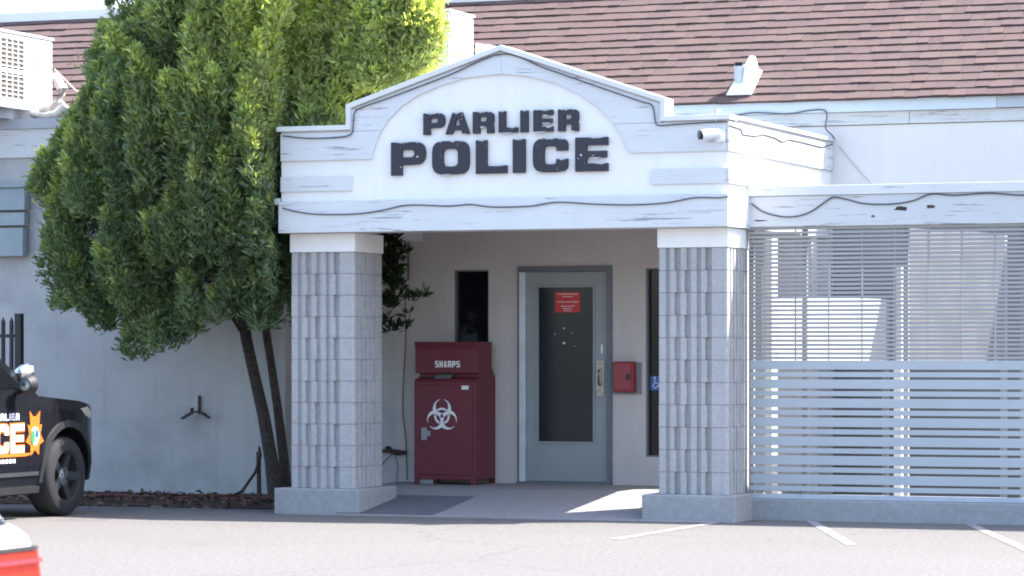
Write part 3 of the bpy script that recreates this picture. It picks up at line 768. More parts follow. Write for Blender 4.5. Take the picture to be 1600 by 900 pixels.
for z_, w_ in ((.9,.75),(.78,.4),(.52,.85),(.30,.5),(.18,.35),(.08,.3)):
    mb = MB(); zc = a.z+(b.z-a.z)*z_; W = b.x-a.x; x = (a.x+b.x)/2-W*w_/2
    while x < (a.x+b.x)/2+W*w_/2:
        l = random.uniform(.006,.02); mb.box(x, x+l, ly0+.0055, ly0+.0068, zc-.005, zc+.003); x += l+.006
    mb.build('text_line', 'whitepaint', NT)
a, b = at(1010,610,Y=YW), at(1028,588,Y=YW)
WS = thing('wheelchair_sticker', 'blue wheelchair access sticker on the narrow window right of the phone box', 'sticker', ((a.x+b.x)/2, YW, a.z))
mb = MB(); mb.box(a.x+.02, b.x+.02, YW+.066, YW+.072, a.z, b.z); mb.build('sheet', 'blue', WS)
mb = MB(); cx_, cz_ = (a.x+b.x)/2+.02, (a.z+b.z)/2; yy = YW+.062
mb.tube([(cx_-.015,yy,cz_+.045),(cx_-.012,yy,cz_+.005),(cx_+.02,yy,cz_+.002),(cx_+.032,yy,cz_-.04)], .006, 6)
mb.tube([(cx_+.022*math.cos(t)-.008, yy, cz_-.02+.026*math.sin(t)) for t in [R(130+i*25) for i in range(10)]], .005, 6)
mb.lathe([(0,0),(.009,0),(.009,.003),(0,.003)], (cx_-.015,yy+.003,cz_+.056), (0,-1,0), 10)
mb.build('wheelchair_figure', 'whitepaint', WS)
# tap and low wires left of the bin
p = at(612,706,Y=YW-.05)
TP = thing('wall_tap', 'dark garden tap with short stiff wires low on the porch wall beside the left column', 'tap', (p.x, YW, .2))
mb = MB(); mb.tube([at(590,705,Y=YW-.06), at(606,704,Y=YW-.06), at(620,707,Y=YW-.06), at(634,707,Y=YW-.03)], [.012,.02,.03,.018], 8); mb.build('pipe', 'rust', TP, smooth=True)
mb = MB(); c = at(607,700,Y=YW-.07); mb.lathe([(0,-.01),(.035,-.006),(.035,.006),(0,.01)], c, (0,.6,1), 12); mb.build('tap_wheel', 'rust', TP)
mb = MB(); mb.tube([at(612,710,Y=YW-.07), at(600,722,Y=YW-.07), at(590,735,Y=YW-.07)], .006, 6); mb.tube([at(618,710,Y=YW-.07), at(622,730,Y=YW-.05), at(620,752,Y=YW-.05)], .005, 6); mb.build('wire', 'cable', TP)
# hose bracket on the left wall
p = at(305,655,Y=YW)
HB = thing('hose_bracket', 'dark iron hose bracket with curved arms on the left stucco wall', 'bracket', (p.x, YW, p.z))
arc = [at(x_, y_, Y=YW-.12) for x_, y_ in ((284,654),(290,650),(298,645),(308,643),(318,646),(327,653))]
mb = MB()
for i in range(len(arc)-1): mb.beam(arc[i], arc[i+1], .05, .014)
mb.build('cradle', 'rust', HB)
mb = MB(); mb.beam(at(311.5,618,Y=YW-.02), at(311.5,646,Y=YW-.02), .022, .022); mb.beam(at(310,644,Y=YW-.01), at(310,645,Y=YW-.12), .03, .02); mb.build('stem', 'rust', HB)
mb = MB(); mb.tube([at(300,637,Y=YW-.11), at(300,646,Y=YW-.11)], .018, 10); mb.build('knob', 'rust', HB)
mb = MB(); mb.beam(at(285,654,Y=YW-.12), at(300,645,Y=YW-.12), .07, .016); mb.build('arm', 'blackiron', HB)
# standpipe by the tree
p = at(404,770,Y=29.4)
SP = thing('standpipe', 'thin rusty standpipe with tap leaning beside the tree trunks', 'pipe', (p.x, 29.4, .06))
mb = MB(); mb.beam(at(405,772,Y=29.4), at(404,706,Y=29.4), .035, .035); mb.build('post', 'bark', SP)
mb = MB(); mb.tube([at(403,720,Y=29.34), at(406,712,Y=29.34), at(405,697,Y=29.34)], [.022,.026,.010], 8); mb.build('tap', 'rust', SP)
mb = MB(); mb.tube([at(404,722,Y=29.3), at(399,738,Y=29.3), at(389,752,Y=29.2), at(378,768,Y=29.1), at(360,776,Y=28.9)], .016, 8); mb.build('hose', 'rust', SP, smooth=True)
mb = MB()
hp = []
for i in range(40):
    t = i/39; hp.append(Vector((-19.2+5.4*t, 28.75+.22*math.sin(t*9)+.1*math.sin(t*23), .050+.012*math.sin(t*31))))
mb.tube(hp, .016, 8)
tag(mb.build('garden_hose', plain('hose_rubber', (.12,.035,.03), .6), smooth=True), 'old reddish garden hose lying along the planting bed under the tree', 'hose')

# ------------------------------------------------------------------ iron gate far left
gy = 28.6
GF = thing('iron_fence', 'black iron picket fence at the far left behind the police car', 'fence', (at(20,0,Y=gy).x, gy, 0))
gpx = [(30,490,.035),(18,503,.016),(5,503,.016),(-9,503,.016),(-23,503,.016),(-37,503,.016),(-52,490,.035)]
for px, py, w in gpx:
    a = at(px, py, Y=gy); mb = MB(); mb.box(a.x-w, a.x+w, gy-w, gy+w, 0, a.z)
    if w < .03: mb.hexa([(a.x-w,gy-w,a.z),(a.x+w,gy-w,a.z),(a.x+w,gy+w,a.z),(a.x-w,gy+w,a.z)],[(a.x-.002,gy-.002,a.z+.05),(a.x+.002,gy-.002,a.z+.05),(a.x+.002,gy+.002,a.z+.05),(a.x-.002,gy+.002,a.z+.05)])
    mb.build('post' if w > .03 else 'picket', 'blackiron', GF)
for py in (525, 760):
    a, b = at(-52,py,Y=gy), at(30,py,Y=gy); z_ = (a.z+b.z)/2; mb = MB(); mb.box(a.x, b.x, gy-.014, gy+.014, z_-.018, z_+.018); mb.build('rail', 'blackiron', GF)

# ------------------------------------------------------------------ rooftop units
def ac_unit(name, label, X, ya, yb_, z0, z1, width, grille):
    o = thing(name, label, 'air conditioner', (X-width/2, (ya+yb_)/2, z0))
    mb = MB(); mb.box(X-width, X, ya, yb_, z0+.05, z1-.03); cab = mb.build('cabinet', 'acwhite', o, bevel=.012)
    mb = MB(); mb.box(X-width-.015, X+.015, ya-.015, yb_+.015, z1-.028, z1); mb.build('lid', 'acwhite', o, bevel=.006)
    mb = MB(); mb.box(X-width-.01, X+.03, ya-.02, yb_+.02, z0, z0+.048); mb.build('base_rail', 'acwhite', o, bevel=.004)
    if grille:
        g0, g1 = grille
        mb = MB(); mb.box(X+.002, X+.006, g0, g1, z0+.10, z1-.09); gr = mb.build('coil_grille', 'acdark', o)
        mb = MB(); ny_ = 7
        for i in range(ny_+1):
            y_ = g0+(g1-g0)*i/ny_; mb.box(X+.007, X+.016, y_-.008, y_+.008, z0+.10, z1-.09)
        nz_ = 13
        for i in range(nz_+1):
            z_ = z0+.10+(z1-z0-.19)*i/nz_; h = .022 if i in (6,) else .004; mb.box(X+.0075, X+.0175, g0, g1, z_-h, z_+h)
        mb.build('grille_bars', 'acwhite', gr)
    return o
XA = at(82,62,Y=30.55).x
pa = at(82,178,X=XA); pb = at(82,60,X=XA)
y38 = at(36,100,X=XA).y
AC = ac_unit('air_conditioner', 'white rooftop air conditioner with coil grille at the far left above the wall', XA, 29.0, pa.y, pa.z, pb.z, .9, (29.05, y38))
mb = MB(); mb.box(XA+.001, XA+.008, y38+.06, pa.y-.03, pa.z+.43, pb.z-.06); mb.build('access_panel', 'acwhite', AC, bevel=.004)
mb = MB(); c = at(62,92,X=XA+.01); mb.box(XA+.009, XA+.02, c.y-.04, c.y+.04, c.z-.05, c.z+.05); mb.build('badge_plate', 'flash', AC)
mb = MB(); c = at(38,137,X=XA+.01); mb.box(XA+.002, XA+.012, c.y-.02, c.y+.02, c.z-.045, c.z+.04); mb.build('handle_slot', 'dark', AC)
mb = MB(); mb.box(XA-.9, XA-.06, 29.3, 30.5, WT+.002, pa.z-.001); mb.build('curb', 'flash_old', AC)
XB = at(740,25,Y=30.42).x
pt = at(740,24,X=XB)
AC2 = ac_unit('air_conditioner', 'tall white rooftop unit half hidden between the tree and the gable peak', XB, at(702,20,X=XB).y, pt.y, 4.05, pt.z, .75, None)
for k in (.35,.62):
    yk = at(702,20,X=XB).y+(pt.y-at(702,20,X=XB).y)*k; mb = MB(); mb.box(XB+.002, XB+.010, yk-.012, yk+.012, 4.12, pt.z-.05); mb.build('seam', 'flash', AC2)
mb = MB(); mb.box(XB-.9, XB+.08, 29.6, 30.5, 3.9, 4.045); mb.build('curb', 'flash_old', AC2)
c0, c1_ = at(748,90,Y=30.2), at(766,70,Y=30.2)
mb = MB(); mb.box(c0.x-.03, c0.x, 30.18, 30.4, 3.9, c1_.z+.02); mb.box(c0.x, c1_.x, 30.12, 30.4, 3.9, c1_.z)
tag(mb.build('junction_box', 'acwhite', bevel=.006), 'small white electrical box behind the gable peak', 'junction box')
# wrapped refrigerant lines
mb = MB()
mb.tube([at(66,172,Y=30.2), at(82,170,Y=30.1), at(95,158,Y=30.05), at(98,140,Y=30.05), at(90,125,Y=30.1), at(86,118,Y=30.25)], [.05,.055,.06,.06,.045,.03], 10)
mb.tube([at(50,178,Y=30.0), at(70,183,Y=29.95), at(90,180,Y=29.95), at(103,165,Y=29.95)], [.04,.05,.06,.04], 10)
mb.tube([at(96,160,Y=30.0), at(112,180,Y=29.95), at(118,186,Y=29.95)], [.025,.03,.03], 8)
tag(mb.build('wrapped_pipes', 'tape', smooth=True), 'bundle of pale taped pipes beside the left rooftop air conditioner', 'pipes')
mb = MB(); mb.tube([at(85,108,Y=30.3), at(104,127,Y=30.2), at(124,147,Y=30.1)], .008, 6); mb.tube([at(105,128,Y=30.2), at(100,150,Y=30.1)], .007, 6)
tag(mb.build('cable', 'tape'), 'pale cable stretched from the left rooftop unit towards the tree', 'cable')

# ------------------------------------------------------------------ TREE
TX, TY = -14.04, 29.15
TR = thing('evergreen_tree', 'big dense evergreen tree with upright shoots left of the porch', 'tree', (TX, TY, .05))
mb = MB()
tr1 = [at(432,775,Y=29.1), at(424,720,Y=29.08), at(412,650,Y=29.0), at(396,580,Y=28.9), at(385,530,Y=28.8), at(372,440,Y=28.6), at(366,330,Y=28.4), at(360,180,Y=28.3), at(355,40,Y=28.3)]
mb.tube(tr1, [.09,.070,.063,.058,.058,.06,.055,.045,.02], 12); mb.build('trunk', 'bark', TR, smooth=True)
mb = MB()
tr2 = [at(447,772,Y=29.3), at(443,715,Y=29.3), at(434,640,Y=29.25), at(424,570,Y=29.2), at(416,520,Y=29.1), at(420,400,Y=28.9), at(445,260,Y=28.7), at(480,100,Y=28.6)]
mb.tube(tr2, [.065,.052,.046,.043,.043,.045,.04,.02], 12); mb.build('trunk', 'bark', TR, smooth=True)

# plumes: axis base, axis tip, radius
pl = []
def plume(px, py, Y, L, r, lean=(0,0)):
    b = at(px, py, Y=Y); pl.append((np.array(b), np.array((b.x+lean[0], b.y+lean[1], b.z+L)), r))
rs = random.Random(21)
# big filling masses (px, py centre) + spiky plumes over the whole visible front
hull = [(45,330),(52,260),(60,215),(95,190),(118,150),(135,95),(160,40),(205,32),(232,-10),(250,-250),(640,-250),(705,20),(722,70),(700,120),(640,170),(560,230),(560,420),(500,520),(440,528),(390,530),(330,525),(300,548),(240,572),(180,566),(125,535),(72,500),(78,465),(95,450),(150,455),(92,430),(70,400),(50,370)]
def inside(x, y, P=hull):
    c = False; n = len(P)
    for i in range(n):
        (x1,y1),(x2,y2) = P[i],P[(i+1)%n]
        if (y1 > y) != (y2 > y) and x < (x2-x1)*(y-y1)/(y2-y1)+x1: c = not c
    return c
cnt = 0
# plumes as world-space bodies arranged round the trunk
while cnt < 520:
    x = rs.uniform(45, 720); y = rs.uniform(-230, 570)
    if not (inside(x-22, y) and inside(x+22, y) and inside(x, y+4)): continue
    cxp = 370 if y > 150 else 430; hw_ = 330 if y > 50 else 290
    k = min(.97, abs(x-cxp)/hw_); low = max(0, (y-380)/180)
    dep = 1.55*math.sqrt(max(.02, 1-k*k))*(1-.45*low)
    Yf = 28.25-dep*rs.uniform(.55, 1.0)
    if x > 435: Yf = max(Yf, 27.45+rs.uniform(0,.7))
    L = rs.uniform(.45,1.0)*(1-.45*low); r = rs.uniform(.09,.20)
    b = at(x, y, Y=Yf)
    out = (x-cxp)/hw_*.22
    for _ in range(5):
        if y > -150 and not (inside(x+out*160-r*90, y-L*165) and inside(x+out*160+r*90, y-L*165)): L *= .72; out *= .6
    if L < .13: continue
    pl.append((np.array(b), np.array((b.x+out, b.y-.08, b.z+L)), r)); cnt += 1
# back side plumes so the tree is whole from other angles
for i in range(90):
    a = rs.uniform(0, 2*math.pi); z_ = rs.uniform(4.1, 7.0); rad = 1.6*math.sqrt(max(.05, 1-((z_-3.6)/4.0)**2))*rs.uniform(.6,1)
    x_, y_ = TX+.05+rad*math.cos(a), 28.5+rad*.85*math.sin(a)
    L = rs.uniform(.5,1.1); pl.append((np.array((x_,y_,z_)), np.array((x_+.15*math.cos(a), y_+.15*math.sin(a), z_+L)), rs.uniform(.16,.26)))
def leaves(plumes, per, name, parent, lmin=.05, lmax=.095, filt=True, base=(.105,.158,.100), yk=1.):
    V = []; T = []
    for (a, b, r) in plumes:
        L = np.linalg.norm(b-a); n = int(per*L*r/(.7*.2))
        ax = (b-a)/L
        t = rng.random(n)**.85; prof_ = np.where(t < .25, .55+1.8*t, 1.0*np.clip(1.04-((t-.25)/.78)**1.25, 0.03, 1))
        ang = rng.random(n)*2*np.pi; rad = r*prof_*(rng.random(n)**.40)*np.where(rng.random(n) < .12, 1.5, 1)
        off = np.stack([np.cos(ang)*rad, np.sin(ang)*rad, np.zeros(n)], 1)
        P = a+np.outer(t*L, ax)+off
        outd = off/np.maximum(1e-4, np.linalg.norm(off, axis=1))[:,None]
        # each twig: 3 leaves
        D = outd*rng.uniform(.35,1.0,(n,1))+np.array((0,0,1))*rng.uniform(.35,1.1,(n,1))+rng.normal(0,.35,(n,3))
        D /= np.linalg.norm(D, axis=1)[:,None]
        sv = rng.uniform(.75,1.25); yel = rng.uniform(0,1)**2
        for k in range(3):
            d = D+rng.normal(0,.38,(n,3)); d /= np.linalg.norm(d, axis=1)[:,None]
            s = np.cross(d, rng.normal(0,1,(n,3))); s /= np.linalg.norm(s, axis=1)[:,None]
            l = rng.uniform(lmin*.8,lmax*1.1,(n,1)); w = l*rng.uniform(.11,.17,(n,1))
            A = P+rng.normal(0,.012,(n,3)); m_ = A+d*l*.5
            V.append(np.stack([A, m_+s*w, A+d*l, m_-s*w], 1))
            f = rng.uniform(.65,1.35,(n,1))*sv; sun_side = float(np.clip((a[0]-(TX-.5))/1.5, 0, 1))*float(np.clip((a[2]-2.9)/1.1, 0, 1)); young_sunlit = np.clip(((t > .70)*rng.random(n))[:,None]*.8+yel*(.20+.35*sun_side)+.55*sun_side, 0, 1)*yk  # tips get new growth colour; upper right side has sunlight painted into leaf colour
            c = np.array(base)*f*(1-young_sunlit)+np.array((.38,.45,.19))*f*young_sunlit
            T.append(np.concatenate([c, np.ones((n,1))], 1))
    V = np.concatenate(V); T = np.concatenate(T)
    if filt:
        c = V.mean(1); x, y, z = c[:,0], c[:,1], c[:,2]
        bad = (x > XL-.06) & (z < top+.08) & (z > ZB-.05)
        bad |= (x > XL-.06) & (y < YG+.30) & (z < 4.6)
        bad |= (x > -12.1) & (z < 3)
        bad |= (x > XL-.06) & (x < XL+.8) & (y < YC+.72) & (z < 3.2)
        bad |= (y > YW-.06) & (z < WT+.05)
        bad |= (x > XL-.02) & (z < ZB) & (y < 28.3)
        bad |= (z < 1.45)
        # nothing inside the rooftop roof slope
        bad |= (y > Y0r) & (z < Z0r+(y-Y0r)*math.tan(PITCH)+.05)
        V, T = V[~bad], T[~bad]
    n = len(V); me = bpy.data.meshes.new(name)
    me.vertices.add(4*n); og = origin(parent) if parent else Vector()
    me.vertices.foreach_set('co', (V.reshape(-1,3)-np.array(og)).astype(np.float32).ravel())
    me.loops.add(4*n); me.loops.foreach_set('vertex_index', np.arange(4*n, dtype=np.int32))
    me.polygons.add(n); me.polygons.foreach_set('loop_start', np.arange(0,4*n,4,dtype=np.int32)); me.polygons.foreach_set('loop_total', np.full(n,4,dtype=np.int32))
    me.update(calc_edges=True)
    a_ = me.attributes.new('tint','FLOAT_COLOR','FACE'); a_.data.foreach_set('color', T.astype(np.float32).ravel())
    me.materials.append(M['leaf']); o = bpy.data.objects.new(name, me); COL.objects.link(o)
    if parent: o.parent = parent
    print(name, n, 'leaves'); return o
core = []
for i in range(120):
    x = rs.uniform(70, 690); y = rs.uniform(-200, 520)
    if not (inside(x-45, y) and inside(x+45, y) and inside(x, y+35)): continue
    b = at(x, y, Y=rs.uniform(28.3, 29.3)); core.append((np.array(b), np.array((b.x,b.y,b.z+.5)), .30))
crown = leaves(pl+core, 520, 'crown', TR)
# limbs inside the crown
mb = MB()
for (a, b, r) in pl[::3]:
    if a[0] > XL-.3 and a[2] < 3.8: continue
    s_ = Vector(tr1[min(8, max(4, int(4+(a[2]-1.8))))]); m_ = (s_+Vector(a))/2+Vector((0,.1,.02))
    if a[2] < 2.5: continue
    if a[0] > XL-.1: m_.z = max(m_.z, 3.9); 
    mb.tube([s_, m_, Vector(a), Vector(a)+(Vector(b)-Vector(a))*.6], [.025,.018,.012,.005], 5)
mb.build('branches', 'bark', TR)
# the sprig that reaches into the porch behind the left column
pl2 = []
for px, py, L, r in ((600,395,.22,.13),(608,420,.2,.12),(600,445,.18,.12),(618,462,.14,.09),(640,466,.08,.06),(655,462,.07,.06),(604,478,.12,.08),(598,508,.12,.07),(612,516,.08,.06),(628,512,.08,.05),(596,430,.25,.11),(598,480,.15,.09),(612,440,.15,.08),(598,375,.2,.12),(624,400,.08,.05),(632,490,.04,.03)):
    b = at(px, py+5, Y=28.75); pl2.append((np.array(b), np.array((b.x+.05,b.y,b.z+L)), r))
def f2(*a): return leaves(*a)
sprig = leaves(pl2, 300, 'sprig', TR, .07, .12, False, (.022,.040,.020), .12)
mb = MB(); mb.tube([at(560,500,Y=28.9), at(598,470,Y=28.75), at(630,468,Y=28.75), at(660,455,Y=28.75)], [.014,.010,.006,.003], 6); mb.tube([at(560,540,Y=28.9), at(600,518,Y=28.75), at(632,512,Y=28.75)], [.01,.007,.003], 6); mb.build('twig', 'bark', TR)

# ------------------------------------------------------------------ vehicles
def solid(poly, hw, ex=0, step=.08, x_in=None, side=0):
    """closed side outline (y, z) swept across the car, width following hw(y, z)"""
    bm = bmesh.new()
    L = [[Vector((y, z, 0)) for y, z in poly]]; tris = tessellate_polygon(L)
    lo, hi = (-1, 1)
    a = [bm.verts.new((lo, y, z)) for y, z in poly]; b = [bm.verts.new((hi, y, z)) for y, z in poly]
    for i, j, k in tris: bm.faces.new((a[i],a[j],a[k])); bm.faces.new((b[k],b[j],b[i]))
    n = len(poly)
    for i in range(n): bm.faces.new((a[i], a[(i+1)%n], b[(i+1)%n], b[i]))
    bmesh.ops.recalc_face_normals(bm, faces=bm.faces)
    ys = [p[0] for p in poly]; zs = [p[1] for p in poly]
    for ax, l0, l1 in ((1, min(ys), max(ys)), (2, min(zs), max(zs))):
        v = l0+step
        while v < l1-.01:
            co = [0,0,0]; co[ax] = v; no = [0,0,0]; no[ax] = 1
            bmesh.ops.bisect_plane(bm, geom=bm.verts[:]+bm.edges[:]+bm.faces[:], plane_co=co, plane_no=no); v += step
    for v in (-.97,-.9,-.6,0,.6,.9,.97):
        bmesh.ops.bisect_plane(bm, geom=bm.verts[:]+bm.edges[:]+bm.faces[:], plane_co=(v,0,0), plane_no=(1,0,0))
    for v in bm.verts:
        w = hw(v.co.y, v.co.z)+ex
        if side == 0: v.co.x = v.co.x*w
        else: v.co.x = side*(w if v.co.x*side > 0 else w-(x_in or .02))*1.0 if abs(v.co.x) > .99 else side*(w-(x_in or .02)*(1-(v.co.x*side+1)/2))
    m = MB(); bm.verts.ensure_lookup_table(); bm.verts.index_update()
    m.v = [tuple(v.co) for v in bm.verts]; m.f = [tuple(v.index for v in f.verts) for f in bm.faces]; bm.free()
    return m
def arc_pts(cy, cz, r, a0, a1, n=14): return [(cy+r*math.cos(R(a0+(a1-a0)*i/n)), cz+r*math.sin(R(a0+(a1-a0)*i/n))) for i in range(n+1)]
def wheel(root, x, y, r, w, side, rim='blacktrim', cap='chrome', spoke=5, name='wheel'):
    ax = (side,0,0); m = MB()
    m.lathe([(r*.62,-w/2),(r*.9,-w/2),(r*.97,-w*.42),(r,-w*.3),(r,w*.3),(r*.97,w*.42),(r*.90,w/2),(r*.66,w/2),(r*.62,w*.42)], (x,y,r), ax, 48)
    wh = m.build(name, 'tyre', root, smooth=True, local=True)
    m = MB(); m.lathe([(r*.655,w*.46),(r*.60,w*.44),(r*.58,w*.1),(0,w*.05)], (x,y,r), ax, 40)
    for k in range(spoke):
        a = 2*math.pi*k/spoke; c, s_ = math.cos(a), math.sin(a)
        def q_(rad, t, h): return (x+side*h, y+rad*c-t*s_, r+rad*s_+t*c)
        m.hexa([q_(.05,-.045,w*.2),q_(.05,.045,w*.2),q_(.05,.045,w*.32),q_(.05,-.045,w*.32)],[q_(r*.6,-.035,w*.25),q_(r*.6,.035,w*.25),q_(r*.6,.035,w*.42),q_(r*.6,-.035,w*.42)])
    m.build('rim', rim, wh, smooth=True, local=True)
    m = MB(); m.lathe([(.095,w*.30),(.09,w*.36),(.06,w*.42),(0,w*.44)], (x,y,r), ax, 24); m.build('hub_cap', cap, wh, smooth=True, local=True)

# --- police SUV, nose towards the building
sr = Vector((-15.60, 21.84, 0))
SUV = thing('police_car', 'black police utility car with orange lettering parked nose-in at the left', 'police car', sr)
def hwS(y, z):
    w = .965
    if y > 4.3: w -= .26*((y-4.3)/.64)**2.4
    if y < .6: w -= .10*((.6-y)/.6)**2
    if z > .98: w -= .05*min(1,(z-.98)/.2)+max(0, z-1.18)*.30
    if z < .5: w -= .05*((.5-z)/.3)
    return max(w, .3)
wf, wr_, Rw = 4.10, 1.12, .37
low = [(.08,.42),(.55,.32)]+arc_pts(wr_,.38,.45,190,-10)+[(1.75,.23),(3.45,.23)]+arc_pts(wf,.38,.45,190,-8)+[(4.72,.32),(4.88,.42),(4.93,.60),(4.92,.80),(4.84,.94),(4.66,1.02),(4.35,1.07),(3.55,1.13),(3.40,1.16),(.10,1.18),(.02,.95),(.02,.6)]
m = solid(low, hwS); body = m.build('body', 'black', SUV, smooth=True, local=True)
gh = [(3.62,1.12),(3.40,1.28),(2.80,1.66),(2.45,1.74),(1.4,1.77),(.62,1.72),(.30,1.58),(.10,1.17)]
m = solid(gh, hwS); m.build('cabin', 'black', SUV, smooth=True, local=True)
for poly in ([(3.36,1.20),(2.80,1.58),(2.55,1.63),(2.08,1.65),(2.08,1.20)], [(2.0,1.20),(2.0,1.65),(1.15,1.64),(1.15,1.20)]):
    for sd in (1,-1):
        m = solid(poly, hwS, .006, .12, .012, sd); m.build('side_window', 'glass', SUV, local=True)
m = MB(); m.hexa([(-.70,3.60,1.14),(.70,3.60,1.14),(.70,3.57,1.16),(-.70,3.57,1.16)],[(-.60,2.86,1.665),(.60,2.86,1.665),(.60,2.83,1.66),(-.60,2.83,1.66)]); m.build('windshield', 'glass', SUV, local=True)
for sd in (1,-1):
    for yy_ in (wf, wr_):
        ring = arc_pts(yy_,.38,.515,-6,186,20)+arc_pts(yy_,.38,.452,186,-6,20)
        m = solid(ring, hwS, .014, .1, .05, sd); m.build('wheel_arch', 'blacktrim', SUV, smooth=True, local=True)
        wheel(SUV, sd*.835, yy_, Rw, .25, sd)
    m = solid([(1.62,.24),(3.58,.24),(3.58,.30),(1.62,.30)], hwS, .03, .3, .06, sd); m.build('sill_trim', 'blacktrim', SUV, local=True)
    m = solid([(1.66,.40),(3.56,.40),(3.56,.435),(1.66,.435)], hwS, .012, .3, .02, sd); m.build('sill_reflection', 'reflection_grey', SUV, local=True)  # reflections along the sill painted in as a grey strip
    m = solid([(4.34,1.00),(4.44,.93),(4.58,.90),(4.62,.95),(4.50,1.015)], hwS, .006, .1, .03, sd); m.build('headlight', 'lampglass', SUV, smooth=True, local=True)
    m = MB(); yd = 3.42
    pts = [(hwS(yd, z)+.001, z) for z in (.34,.5,.7,.9,1.0,1.12)]
    m.tube([(sd*x_, yd+(.0), z_) for x_, z_ in pts], .004, 6); m.build('door_gap', 'dark', SUV, local=True)
    mr = MB(); mr.lathe([(0,-.085),(.06,-.07),(.085,-.025),(.09,.02),(.065,.05),(0,.06)], (sd*1.09,3.16,1.235), (0,1,0), 18)
    mo = mr.build('door_mirror', 'blacktrim', SUV, smooth=True, local=True)
    ml = MB(); ml.lathe([(.052,-.082),(0,-.088)], (sd*1.09,3.165,1.235), (0,1,0), 18); ml.build('mirror_glass', 'chrome', mo, local=True)
    ms = MB(); ms.tube([(sd*.93,3.2,1.16),(sd*1.03,3.17,1.19)], .03, 8); ms.build('mirror_stalk', 'black', mo, local=True)
sl = MB(); sl.lathe([(0,-.09),(.045,-.07),(.07,-.02),(.078,.05),(.07,.06),(0,.062)], (.90,3.40,1.345), (.3,1,.1), 18); so = sl.build('spotlight', 'chrome', SUV, smooth=True, local=True)
sl = MB(); sl.tube([(.90,3.40,1.30),(.86,3.36,1.18)], .014, 8); sl.build('spotlight_arm', 'chrome', so, local=True)
m = MB(); m.box(-.62,.62,4.88,4.925,.50,.80); m.build('grille', 'blacktrim', SUV, local=True)
m = MB(); m.box(-.30,.30,4.93,4.97,.40,.92); m.build('push_bumper', 'blacktrim', SUV, bevel=.02, local=True)
m = MB(); m.box(-.55,.55,2.0,2.3,1.79,1.87); m.build('light_bar', 'blue', SUV, bevel=.02, local=True)
def decal(word, ys, z0, z1, mat_, tx, ty, out_=.0, ex=.006, name='lettering'):
    m = MB()
    for ch, (a, b) in zip(word, ys):
        x_ = hwS((a+b)/2, (z0+z1)/2)+ex
        m.prism(glyph(ch, b-a+2*out_, z1-z0+2*out_, tx+2*out_, ty+2*out_), (x_, a-out_, z0-out_), (0,1,0), (0,0,1), .0015)
    m.build(name, mat_, SUV, local=True)
pos = lambda px: at(px,680,X=sr.x+.965).y-sr.y
yE1 = pos(36.5); w_ = .235
spans = []
y_ = yE1
for ch in 'ECILOP':
    ww = .10 if ch == 'I' else w_; spans.append((y_-ww, y_)); y_ -= ww+.035
spans = spans[::-1]
zA, zB_ = at(20,708,X=sr.x+.965).z, at(20,663,X=sr.x+.965).z
decal('POLICE', spans, zA, zB_, 'orange', .07, .06, .014, .004, 'lettering_outline')
decal('POLICE', spans, zA, zB_, 'decalwhite', .07, .06, 0, .008)
sm = []; y_ = pos(29)
for ch in 'REILRAP':
    ww = .022 if ch == 'I' else .06; sm.append((y_-ww, y_)); y_ -= ww+.016
sm = sm[::-1]
decal('PARLIER', sm, at(20,657,X=sr.x+.965).z, at(20,646,X=sr.x+.965).z, 'decalwhite', .018, .015)
m = MB(); ya, yb2 = pos(-90), pos(50); zz0 = at(20,714,X=sr.x+.965).z
m.prism([[(ya,zz0),(yb2-.12,zz0),(yb2,zz0+.02),(yb2,zz0+.05),(yb2-.04,zz0+.028),(ya,zz0+.028)]], (hwS(2.8,.6)+.006,0,0), (0,1,0), (0,0,1), .002); m.build('stripe', 'orange', SUV, local=True)
m = MB(); yq = pos(-40)
while yq < pos(24): m.box(hwS(2.8,.55)+.006, hwS(2.8,.55)+.008, yq, yq+.045, zz0-.055, zz0-.02); yq += .065
m.build('small_lettering', 'decalwhite', SUV, local=True)
cyb, czb = pos(53.5), at(53,683,X=sr.x+.965).z
star = []
for i in range(14):
    a = R(90+i*180/7); rr_ = .185 if i % 2 == 0 else .115
    if i == 0: rr_ = .10
    star.append((cyb+rr_*.9*math.cos(a), czb+rr_*math.sin(a)))
xb_ = hwS(cyb, czb)+.005
m = MB(); m.prism([star], (xb_,0,0), (0,1,0), (0,0,1), .002)
m.prism([[(cyb-.075,czb+.06),(cyb+.075,czb+.06),(cyb+.095,czb+.24),(cyb+.03,czb+.19),(cyb-.03,czb+.19),(cyb-.095,czb+.24)]], (xb_+.0005,0,0), (0,1,0), (0,0,1), .002)
bd = m.build('badge', 'orange', SUV, local=True)
m = MB(); m.prism([[(cyb+.075*math.cos(t*.35),czb+.01+.085*math.sin(t*.35)) for t in range(18)]], (xb_+.003,0,0), (0,1,0), (0,0,1), .002); m.build('seal', 'decalwhite', bd, local=True)
m = MB(); m.prism([[(cyb-.045+.04*math.cos(t*.7),czb+.0+.065*math.sin(t*.7)) for t in range(9)]], (xb_+.006,0,0), (0,1,0), (0,0,1), .002); m.build('seal_picture', 'green', bd, local=True)
m = MB(); m.prism([[(cyb+.03+.03*math.cos(t*.7),czb+.03+.04*math.sin(t*.7)) for t in range(9)]], (xb_+.006,0,0), (0,1,0), (0,0,1), .002); m.build('seal_picture', 'blue', bd, local=True)
m = MB(); m.box(.965,.985,2.62,2.80,1.035,1.065); m.build('door_handle', 'blacktrim', SUV, bevel=.008, local=True)

